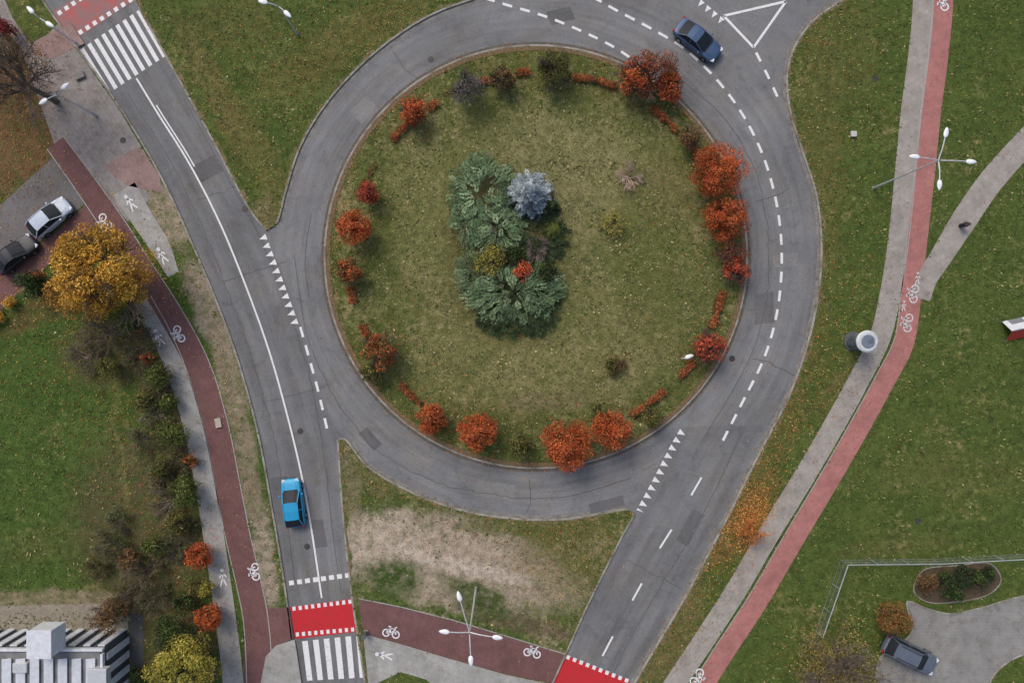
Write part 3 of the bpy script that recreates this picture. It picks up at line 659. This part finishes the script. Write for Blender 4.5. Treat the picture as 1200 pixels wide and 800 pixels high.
# ---------------------------------------------------------------- grass blades & fallen leaves
regs=dict(I=(circ(RI-.3)[:-1],),A=(regA,),C=(regC,),D=(regD,),E=(regE,))
BX=(-49,49,-33,33)
def inpaved(P):
    r=np.zeros(len(P),bool)
    for q in PAVED:
        lo=q.min(0);hi=q.max(0); m=(P[:,0]>lo[0])&(P[:,0]<hi[0])&(P[:,1]>lo[1])&(P[:,1]<hi[1])
        if m.any(): mi=np.where(m)[0]; r[mi]|=inside(P[mi],q)
    return r
def spotmask(P,spots):
    m=np.zeros(len(P))
    for (cx,cy,rx,ry,ro,c,st) in spots:
        dx,dy=P[:,0]-cx,P[:,1]-cy; u=(dx*math.cos(ro)+dy*math.sin(ro))/rx; v=(-dx*math.sin(ro)+dy*math.cos(ro))/ry
        e=np.clip((1.35-np.hypot(u,v))/.7,0,1)*st
        m=np.maximum(m,e)
    return m
gb=B(); seedn=300000
P=np.stack([rng.uniform(BX[0],BX[1],seedn),rng.uniform(BX[2],BX[3],seedn)],1)
cl1=np.sin(P[:,0]*1.7+np.sin(P[:,1]*1.1)*2)*np.sin(P[:,1]*1.9+np.sin(P[:,0]*.9)*2)
cl2=np.sin(P[:,0]*.53+np.sin(P[:,1]*.41)*2.3+1)*np.sin(P[:,1]*.61+np.sin(P[:,0]*.37)*2.6)
cl3=np.sin(P[:,0]*4.7+np.sin(P[:,1]*3.9)*2)*np.sin(P[:,1]*5.1+np.sin(P[:,0]*4.3)*2)
keep0=rng.random(len(P))<.50+.22*cl1+.18*cl2+.22*cl3
P=P[keep0]; cl2=cl2[keep0]; cl1=cl1[keep0]
pv=inpaved(P)
dirtspots=dict(I=[],A=[],C=[s for s in spots_C if s[6]>=.7 and s[5][0]>s[5][1]],D=spots_D[:1],E=[s for s in spots_E if s[6]>=.7])
for key in regs:
    ins=inside(P,regs[key][0])&~pv
    if key!='I': ins&=~(np.hypot(P[:,0]-CX,P[:,1]-CY)<RI)
    Q=P[ins]; c2=cl2[ins]; c1=cl1[ins]
    keep=rng.random(len(Q))>spotmask(Q,dirtspots[key])*.93; Q=Q[keep]; c2=c2[keep]; c1=c1[keep]; m=len(Q)
    z=islz(Q[:,0],Q[:,1]) if key=='I' else np.full(m,.12)
    r=np.hypot(Q[:,0]-CX,Q[:,1]-CY)
    g1=np.array(lin(78,97,43)); g2=np.array(lin(106,115,61)); dr=np.array(lin(158,147,106))
    t=np.clip(rng.random((m,1))*.7+.15+.2*c2[:,None],0,1); col=g1*(1-t)+g2*t
    dm=np.clip(.13+.12*c1,0,1) if key!='I' else np.where(r<16.5,.42,.17)+.2*c1
    isdry=rng.random(m)<dm; col[isdry]=dr*rng.uniform(.7,1.1,(isdry.sum(),1))
    col*=rng.uniform(.34,1.42,(m,1))*(1+.15*c2[:,None])
    a=rng.uniform(0,2*math.pi,m); d=np.stack([np.cos(a),np.sin(a)],1); big=(rng.random(m)<.22); hgt=rng.uniform(.04,.14,m); ln=rng.uniform(.05,.18,m)*(1+.5*big); w=rng.uniform(.018,.05,m)*(1+1.1*big)
    b0=np.c_[Q,z-.01]; tip=np.c_[Q+d*ln[:,None],z+hgt]; s_=np.c_[-d[:,1],d[:,0],np.zeros(m)]*w[:,None]
    gb.quads(np.stack([b0-s_,b0+s_,tip+s_*.3,tip-s_*.3],1),col)
gb.build('grass_blades',GM)
lb=B(); LC=pal((182,124,66),(156,104,60),(200,152,80),(136,98,62),(210,172,100),(168,86,54))
def scatter(n_,cx=None,cy=None,rx=None,ry=None,ang=0,size=.12,palette=LC,edge=None,width=1.5,road=.06):
    if edge is not None:
        R=resample(edge,600); nn=normals(R); i=rng.integers(0,600,n_); Q=R[i]+nn[i]*(np.abs(rng.normal(0,1,n_))*width)[:,None]
        Q=Q+rng.normal(0,.05,Q.shape)
    else:
        c=M([(cx,cy)])[0]; e=rng.normal(size=(n_,2))*.5; u=e[:,0]*rx/S; v=e[:,1]*ry/S; a=math.radians(ang)
        Q=np.stack([c[0]+u*math.cos(a)-v*math.sin(a),c[1]+u*math.sin(a)+v*math.cos(a)],1)
    gr=np.zeros(len(Q),bool)
    for k in 'ACDE': gr|=inside(Q,regs[k][0])
    isl=np.hypot(Q[:,0]-CX,Q[:,1]-CY)<RI; gr|=isl
    keep=gr|(rng.random(len(Q))<road); Q=Q[keep]; gr=gr[keep]
    z=np.where(gr,islz(Q[:,0],Q[:,1])+.05,.03); m=len(Q)
    z=z+rng.uniform(0,.04,m)
    lb.leaves(np.c_[Q,z],size,palette[rng.integers(0,len(palette),m)]*rng.uniform(.55,1.2,m)[:,None],np.tile([0,0,1.],(m,1)),0,flat=.3)
ORL=pal((216,144,72),(202,120,62),(226,168,92))
scatter(1000,cx=868,cy=612,rx=34,ry=80,ang=-28,palette=ORL); scatter(1100,cx=880,cy=605,rx=22,ry=34,ang=-20,palette=ORL); scatter(900,cx=905,cy=520,rx=35,ry=150,ang=-30); scatter(900,cx=975,cy=420,rx=60,ry=160,ang=-25)
scatter(1000,cx=985,cy=120,rx=80,ry=260,ang=0); scatter(900,cx=800,cy=730,rx=40,ry=130,ang=-30); scatter(350,cx=1100,cy=480,rx=200,ry=200)
scatter(1200,cx=300,cy=120,rx=160,ry=190,ang=20); scatter(1000,cx=430,cy=40,rx=180,ry=60,ang=25); scatter(2600,cx=20,cy=130,rx=70,ry=140)
scatter(1800,cx=110,cy=330,rx=120,ry=80,palette=YEL,road=.5); scatter(3000,cx=175,cy=560,rx=90,ry=300,ang=12); scatter(700,cx=80,cy=450,rx=120,ry=120)
scatter(800,cx=560,cy=620,rx=250,ry=50); scatter(600,cx=650,cy=680,rx=80,ry=100); scatter(900,cx=985,cy=770,rx=90,ry=60); scatter(400,cx=270,cy=480,rx=20,ry=260,ang=14); scatter(250,cx=1180,cy=100,rx=80,ry=150)
scatter(1500,cx=628,cy=301,rx=400,ry=400)
for x,y,r in ((843,200,40),(851,254,36),(665,522,40),(716,505,34),(560,506,34),(505,491,28),(414,266,30),(443,418,34),(768,92,44),(832,408,30),(483,130,26),(232,652,30),(243,724,30)): scatter(170,cx=x,cy=y,rx=r*1.3,ry=r*1.3,palette=ORA,road=.25)
scatter(900,edge=circ(RI-.3),width=.8); scatter(600,edge=circ(RI+.1),width=-.25,road=1,size=.09); scatter(1100,edge=D_edge,width=.9);scatter(700,edge=off(D_edge,-.15),width=-.2,road=1,size=.09);scatter(300,edge=C_arc,width=-.8)
scatter(900,edge=circ(216/S),width=.35,size=.1,palette=HBR); scatter(600,edge=circ(216/S),width=-.35,size=.1,palette=HBR)
lb.build('fallen_leaves',LM)
# ---------------------------------------------------------------- cars
glass=N('car_glass',.5,.22).out(lin(34,40,46)); tyre=simple('tyre_rubber',lin(34,34,35),.8); trim=simple('black_trim',lin(28,28,30),.6)
lampw=simple('headlight_lens',lin(215,220,225),.35); lampr=simple('taillight_lens',lin(150,18,20),.4); alloy=simple('alloy_wheel',lin(150,152,155),.35,metal=.7)
def carpaint(name,col,metal=.1):
    k=N(name,.5,.4); k.b.inputs['Metallic'].default_value=metal; k.b.inputs['Coat Weight'].default_value=.25; k.b.inputs['Coat Roughness'].default_value=.3
    return k.out(k.scale(col,k.rng(k.noise(2,4),.3,.7,.93,1.05)))
def box(bm,cx,cy,cz,sx,sy,sz,mat=0,rot=None,taper=None):
    r=bmesh.ops.create_cube(bm,size=1); vs=r['verts']
    for v in vs:
        v.co=Vector((v.co.x*sx,v.co.y*sy,v.co.z*sz))
        if taper and v.co.z>0: v.co.x*=taper[0]; v.co.y*=taper[1]
    if rot: bmesh.ops.rotate(bm,verts=vs,cent=(0,0,0),matrix=rot)
    bmesh.ops.translate(bm,verts=vs,vec=(cx,cy,cz))
    for f in {f for v in vs for f in v.link_faces}: f.material_index=mat
    return vs
def finish(bm,name,mats,parent,smoothf=False,bevel=0,sub_=0):
    bmesh.ops.recalc_face_normals(bm,faces=bm.faces)
    me=bpy.data.meshes.new(name); bm.to_mesh(me); bm.free(); o=obj(name,me,mats,parent)
    if smoothf:
        for p in me.polygons: p.use_smooth=True
    if bevel:
        m=o.modifiers.new('b','BEVEL'); m.width=bevel; m.segments=2; m.limit_method='ANGLE'
    if sub_:
        m=o.modifiers.new('s','SUBSURF'); m.levels=sub_; m.render_levels=sub_
    return o
def car(x,y,heading,L,W,Hh,pm,kind='hatch',z=.01,name='car'):
    gx,gy=G(x,y,.7); root=empty(name,(gx,gy,z),math.radians(heading)); w=W/2; f=L/2
    st=[(-f,.72*w,.50,.74),(-f+.06,.88*w,.36,.84),(-f+.35,.97*w,.24,.93),(-f*.5,1*w,.2,.95),(0,1*w,.2,.93),(f*.40,1*w,.2,.93),(f-.75,.985*w,.22,.84),(f-.32,.93*w,.25,.75),(f-.08,.80*w,.34,.66),(f,.60*w,.42,.58)]
    if kind=='suv': st=[(a,b_,c_,d_+.12) for a,b_,c_,d_ in st]
    bm=bmesh.new(); rings=[]
    for (sx,hw,zl,zt) in st:
        pr=[(0,zt+.03),(.5*hw,zt+.025),(.86*hw,zt),(.975*hw,zt-.07),(hw,(zl+zt)/2+.03),(.985*hw,zl+.12),(.9*hw,zl),(0,zl)]
        full=[(p[0],p[1]) for p in pr]+[(-p[0],p[1]) for p in pr[-2:0:-1]]
        rings.append([bm.verts.new((sx,p[0],p[1])) for p in full])
    m=len(rings[0])
    for i in range(len(rings)-1):
        for j in range(m): bm.faces.new((rings[i][j],rings[i][(j+1)%m],rings[i+1][(j+1)%m],rings[i+1][j]))
    bm.faces.new(rings[0]); bm.faces.new(rings[-1])
    finish(bm,'body',[pm],root,True,sub_=1)
    zb=.93+(.12 if kind=='suv' else 0); zr=Hh
    if kind=='sedan': xs=(f*.43,f*.02,-f*.42,-f*.76)
    elif kind=='suv': xs=(f*.46,f*.12,-f*.78,-f*.93)
    else: xs=(f*.47,f*.06,-f*.62,-f*.92)
    wb,wr=.89*w,.70*w
    bm=bmesh.new()
    T=[(xs[0],xs[0]+.12),(xs[1],xs[1]+.05),((xs[1]+xs[2])/2,(xs[1]+xs[2])/2),(xs[2],xs[2]-.04),(xs[3],xs[3]-.08)]
    zz=[zb,zr-.03,zr,zr-.05,zb]
    V=lambda *p: bm.verts.new(p)
    grid=[]
    for i,(xe,xc) in enumerate(T):
        if i in (0,4): wd=wb*.93
        else: wd=wr*(.98 if i!=2 else 1)
        grid.append([V(xe,-wd,zz[i]),V(xc,-wd*.5,zz[i]+(.035 if 0<i<4 else .02)),V(xc,0,zz[i]+(.045 if 0<i<4 else .03)),V(xc,wd*.5,zz[i]+(.035 if 0<i<4 else .02)),V(xe,wd,zz[i])])
    for i in range(4):
        for j in range(4):
            fc=bm.faces.new((grid[i][j],grid[i][j+1],grid[i+1][j+1],grid[i+1][j])); fc.material_index=0 if i in (1,2) else 1
    for sgn,k in ((-1,0),(1,4)):
        bl=[V(xe,sgn*wb,zb) for i,(xe,_) in enumerate(T)]
        for i in range(4):
            fc=bm.faces.new((grid[i][k],grid[i+1][k],bl[i+1],bl[i])); fc.material_index=1
    finish(bm,'cabin',[pm,glass],root,False)
    b=B(); segs=[]
    for sgn in (-1,1):
        a=[np.array((T[i][0],sgn*(wb*.93 if i in(0,4) else wr*.99),zz[i]+.01)) for i in range(5)]
        for i in range(4): segs.append((*a[i],*a[i+1],.045,.045))
        mid=np.array(((T[1][0]+T[3][0])/2,sgn*wr,zr-.01)); segs.append((*mid,mid[0]+.05,sgn*(wb+.005),zb,.035,.04))
    b.tubes(segs,(0,0,0),0,6); b.build('pillar_frames',[pm],root)
    bm=bmesh.new()
    for sgn in (-1,1):
        box(bm,xs[0]-.28,sgn*(w+.07),zb+.02,.14,.2,.13,0)
    finish(bm,'mirrors',[pm],root,True,.03)
    bm=bmesh.new(); dz=.12 if kind=='suv' else 0
    for sgn in (-1,1):
        box(bm,f-.19,sgn*.66*w,.655+dz,.30,.30*w,.11,0,Matrix.Rotation(-sgn*.35,3,'Z'))
        box(bm,-f+.10,sgn*.72*w,.79+dz,.16,.30*w,.13,1,Matrix.Rotation(sgn*.25,3,'Z'))
        for xd in (xs[0]-.12,(xs[1]+xs[2])/2+.05): box(bm,xd,sgn*(w-.012),.62+dz,.015,.03,.5,2)
        box(bm,f*.45+.33,sgn*.60*w,.905+dz,f*.52,.012,.02,2,Matrix.Rotation(-.12,3,'Y')@Matrix.Rotation(-sgn*.05,3,'Z'))
    box(bm,f-.015,0,.45,.06,W*.5,.16,2); box(bm,-f+.02,0,.42,.07,W*.6,.14,2)
    box(bm,xs[0]+.12,0,zb+.02,.10,wb*1.5,.03,2)
    finish(bm,'lights_and_trim',[lampw,lampr,trim],root,False,.006)
    bm=bmesh.new()
    for sx in (f*.62,-f*.60):
        for sgn in (-1,1):
            r=bmesh.ops.create_cone(bm,cap_ends=True,segments=24,radius1=.33,radius2=.33,depth=.22)
            bmesh.ops.rotate(bm,verts=r['verts'],cent=(0,0,0),matrix=Matrix.Rotation(math.pi/2,3,'X')); bmesh.ops.translate(bm,verts=r['verts'],vec=(sx,sgn*(w-.10),.33))
            r2=bmesh.ops.create_cone(bm,cap_ends=True,segments=12,radius1=.2,radius2=.17,depth=.235)
            bmesh.ops.rotate(bm,verts=r2['verts'],cent=(0,0,0),matrix=Matrix.Rotation(math.pi/2,3,'X')); bmesh.ops.translate(bm,verts=r2['verts'],vec=(sx,sgn*(w-.10),.33))
            for fc in {q for v in r2['verts'] for q in v.link_faces}: fc.material_index=1
    finish(bm,'wheels',[tyre,alloy],root)
    if kind=='suv':
        bm=bmesh.new()
        for sgn in (-1,1): box(bm,-f*.3,sgn*wr*.82,zr+.05,f*.8,.05,.05)
        finish(bm,'roof_rails',[trim],root,bevel=.01)
    return root
car(343,589,97,4.35,1.85,1.47,carpaint('blue_car_paint',lin(34,150,196)),'hatch')
car(818,47,-38,4.6,1.9,1.42,carpaint('navy_car_paint',lin(66,90,122)),'sedan')
car(59,255,41,4.2,1.78,1.47,carpaint('silver_car_paint',lin(184,194,208),.05),'hatch',.135)
car(18,298,39,4.3,1.78,1.45,carpaint('black_car_paint',lin(42,44,50)),'sedan',.135)
car(1065,766,-26,5.0,1.95,1.75,carpaint('grey_car_paint',lin(98,107,120)),'suv',.135)
# ---------------------------------------------------------------- lamps
steel=simple('galvanised_steel',lin(196,198,200),.45,.1,5,.2); lampglass=simple('lamp_cover',lin(236,238,240),.3)
def lamp(x,y,h,heads,zb=.12,pr=.09,name='street_lamp'):
    gx,gy=G(x,y,h); root=empty(name,(gx,gy,zb)); b=B(); segs=[(0,0,-.05,0,0,.4,pr*1.6,pr*1.5),(0,0,.4,0,0,h-zb,pr,pr*.6)]
    bm=bmesh.new(); k=(H-h)/H
    for hx,hy in heads:
        d=np.array([(hx-x)/S*k,-(hy-y)/S*k]); L=np.linalg.norm(d); u=d/L; arm=max(.3,L-.35)
        zt=h-zb
        segs.append((0,0,zt-.25,u[0]*arm*.5,u[1]*arm*.5,zt,.05,.045)); segs.append((u[0]*arm*.5,u[1]*arm*.5,zt,u[0]*arm,u[1]*arm,zt+.08,.045,.04))
        r=bmesh.ops.create_uvsphere(bm,u_segments=12,v_segments=8,radius=1)
        for v in r['verts']: v.co=Vector((v.co.x*.42,v.co.y*(.19-.05*v.co.x),v.co.z*.10 if v.co.z>0 else v.co.z*.05))
        bmesh.ops.rotate(bm,verts=r['verts'],cent=(0,0,0),matrix=Matrix.Rotation(math.atan2(u[1],u[0]),3,'Z')); bmesh.ops.translate(bm,verts=r['verts'],vec=(u[0]*(arm+.3),u[1]*(arm+.3),zt+.1))
    b.tubes(segs,(0,0,0),0,8); b.build('pole_and_arms',[steel],root); finish(bm,'lamp_heads',[lampglass],root,True)
    return root
lamp(1102,187,9.8,[(1138,190),(1108,155),(1100,218),(1070,184)])
lamp(550,742,9.8,[(520,739),(584,746),(538,697),(552,774)])
lamp(66,110,5.5,[(51,120),(78,101)],pr=.09,zb=.124); lamp(325,6,5.5,[(308,3),(338,18)],pr=.08); lamp(44,20,5.5,[(36,12),(60,30)],pr=.08,zb=.128)
lamp(800,420,1.2,[(806,418)],pr=.03,name='garden_lamp')
# ---------------------------------------------------------------- advertising column
def cyl(bm,r1,r2,z0,z1,mat,seg=40):
    r=bmesh.ops.create_cone(bm,cap_ends=True,segments=seg,radius1=r1,radius2=r2,depth=z1-z0); bmesh.ops.translate(bm,verts=r['verts'],vec=(0,0,(z0+z1)/2))
    for fc in {q for v in r['verts'] for q in v.link_faces}: fc.material_index=mat
gx,gy=G(1016,400,2.6); root=empty('advertising_column',(gx,gy,.12)); bm=bmesh.new()
cyl(bm,.90,.86,0,.3,1); cyl(bm,.76,.76,.3,2.4,2); cyl(bm,.94,.97,2.4,2.56,0); cyl(bm,.97,.82,2.56,2.68,0); cyl(bm,.6,.55,2.68,2.76,3); box(bm,.15,.1,2.78,.4,.4,.06,2)
finish(bm,'column_body',[simple('white_metal',lin(196,200,202),.4),simple('column_plinth',lin(92,92,92),.8),simple('poster_surface',lin(92,98,106),.6,.5,2),simple('cap_dark',lin(112,122,134),.4)],root,False,.02)
gx,gy=G(1195,384,1.0); root=empty('advertising_banner_frame',(gx,gy,.12),math.radians(12)); bm=bmesh.new()
box(bm,0,.35,.75,2.0,1.3,.04,0,Matrix.Rotation(math.radians(-48),3,'X')); box(bm,0,-.55,.75,2.0,1.3,.04,1,Matrix.Rotation(math.radians(48),3,'X')); box(bm,.1,.62,.55,1.2,.5,.05,2,Matrix.Rotation(math.radians(-48),3,'X'))
for sx in (-1.05,1.05):
    for sy in (-1,.85): box(bm,sx,sy*.95,.2,.06,.06,.5,2)
box(bm,0,-.1,1.24,2.1,.08,.08,2)
finish(bm,'banner_panels',[simple('banner_white',lin(205,208,212),.5),simple('banner_red',lin(180,58,48),.5),simple('banner_grey',lin(120,124,130),.5)],root,False,.01)
gx,gy=G(1128,264,.5); root=empty('litter_bin',(gx,gy,.12)); bm=bmesh.new(); cyl(bm,.18,.2,.08,.85,0,20); cyl(bm,.23,.23,.85,.92,0,20); box(bm,.3,0,.55,.06,.06,1.1,1); box(bm,0,0,1.05,.5,.3,.04,1)
finish(bm,'bin_body',[trim,iron],root,bevel=.01)
def ubox(x,y,sx,sy,h,col,name='utility_cabinet',rot=0):
    gx,gy=G(x,y,h/2); root=empty(name,(gx,gy,.12),rot); bm=bmesh.new(); box(bm,0,0,.06,sx+.1,sy+.1,.12,1); box(bm,0,0,h/2+.1,sx,sy,h,0); box(bm,0,0,h+.13,sx+.08,sy+.08,.06,0); box(bm,sx/2+.005,0,h/2+.1,.02,sy*.8,h*.8,0)
    finish(bm,'cabinet',[simple(name+'_paint',col,.6),kerbm],root,False,.01)
ubox(999,158,.42,.42,.08,lin(186,184,178),'concrete_marker'); ubox(428,742,.3,.3,.9,lin(90,92,96)); ubox(257,495,.45,.75,.03,lin(176,164,148),'paving_hatch',.2); ubox(95,90,.8,.5,.1,lin(110,108,104),'paving_hatch',.4)
# ---------------------------------------------------------------- fence (SE)
def fence(pts,h=1.5):
    P=M(pts); root=empty('mesh_fence'); b=B(); segs=[]
    for a,c in zip(P[:-1],P[1:]):
        L=np.linalg.norm(c-a); k=max(1,int(L/2.2))
        for i in range(k+1):
            q=a+(c-a)*i/k; segs.append((q[0],q[1],.1,q[0],q[1],.12+h,.03,.03))
        for z in (.2,.85,h+.1): segs.append((*a,z,*c,z,.008 if z<h else .05,.008 if z<h else .05))
        m=int(L/.14)
        for i in range(m): 
            q=a+(c-a)*i/m; segs.append((q[0],q[1],.18,q[0],q[1],.1+h,.005,.005))
    b.tubes(segs,(0,0,0),0,4); b.build('posts_and_wires',[simple('fence_steel',lin(150,158,160),.5)],root)
fence([(955,738),(984,655),(1090,654),(1200,648),(1300,640)])
# ---------------------------------------------------------------- building (SW)
h=3.7; root=empty('louvred_pavilion_building'); bx1,by1=M([(150,738)])[0]; x0=M([(-260,0)])[0][0]; y0=M([(0,1000)])[0][1]
rooff=simple('roof_membrane',lin(124,124,124),.9,.3,1.0); wm=simple('white_cladding',lin(208,211,216),.5,.14); dkglass=N('dark_glazing',.25,.4).out(lin(84,89,94))
bm=bmesh.new(); box(bm,(x0+bx1)/2,(y0+by1)/2,h/2,(bx1-x0),(by1-y0),h,0); finish(bm,'walls',[dkglass],root)
bm=bmesh.new(); box(bm,(x0+bx1)/2,(y0+by1)/2,h+.06,(bx1-x0)-.5,(by1-y0)-.5,.12,0); finish(bm,'roof',[rooff],root)
bm=bmesh.new()
box(bm,(x0+bx1)/2,by1-.02,h+.12,(bx1-x0)+.1,.22,.36,0); box(bm,bx1-.02,(y0+by1)/2-.2,h+.12,.22,(by1-y0)-.3,.36,0)
nx=int((bx1-x0)/1.25)
for i in range(nx): box(bm,bx1-.35-i*1.25,by1+.14,h/2-.1,.6,.14,h-.3,0)
ny=int((by1-y0)/1.25)
for i in range(ny): box(bm,bx1+.14,by1-.8-i*1.25,h/2-.1,.14,.6,h-.3,0)
for i in range(12): box(bm,bx1-.9-i*1.18,by1-1.75,h+.34,.72,2.1,.07,0,Matrix.Rotation(.2,3,'Y'))
finish(bm,'white_fins_and_parapet',[wm],root,False,.02)
bm=bmesh.new(); tx,ty=G(50,752,5.2); box(bm,tx,ty,h+.95,1.9,2.2,1.9,0); box(bm,tx,ty,h+1.94,2.05,2.35,.08,0); box(bm,tx+4,ty-3.2,h+.4,1.6,1.2,.7,1); box(bm,tx-2.6,ty-2.6,h+.3,1.2,.8,.5,1)
for i in range(4): box(bm,tx-.5+i*1.3,ty-4.6,h+.2,.5,.5,.25,1)
finish(bm,'stair_tower_and_plant',[wm,steel],root,False,.03)
gxy=M([(152,718),(168,718),(170,790),(154,790)]); sheet('dark_paving_strip',[gxy],.132,simple('dark_slate',lin(78,80,82),.8))
sheet('pavilion_forecourt_paving',[M([(-120,712),(120,706),(150,718),(152,740),(-120,742)])],.130,simple('forecourt_gravel',lin(138,130,116),.95,.25,4))
# ---------------------------------------------------------------- light
w=bpy.data.worlds.new('World'); scene.world=w; w.use_nodes=True; nt=w.node_tree; bg=nt.nodes['Background']; sky=nt.nodes.new('ShaderNodeTexSky'); sky.sky_type='NISHITA'; sky.sun_disc=False
el,az=math.radians(50),math.radians(-35)
sky.sun_elevation=el; sky.sun_rotation=az; sky.air_density=1.0; sky.dust_density=4.0; sky.ozone_density=.4
nt.links.new(sky.outputs[0],bg.inputs[0]); bg.inputs[1].default_value=.145
sd=bpy.data.lights.new('sun','SUN'); sd.energy=1.15; sd.angle=math.radians(24); sd.color=(1,.97,.92); so=bpy.data.objects.new('sun',sd); scene.collection.objects.link(so)
dirv=Vector((math.sin(az)*math.cos(el),math.cos(az)*math.cos(el),math.sin(el))); so.rotation_euler=dirv.to_track_quat('Z','Y').to_euler(); so.location=dirv*80
cam=bpy.data.cameras.new('camera'); co=bpy.data.objects.new('camera',cam); scene.collection.objects.link(co); co.location=(0,0,H); cam.sensor_width=36; cam.lens=36*H/(1200/S); cam.clip_end=5000; scene.camera=co
scene.view_settings.view_transform='Standard'; scene.view_settings.look='None'; scene.view_settings.exposure=0
print('done')
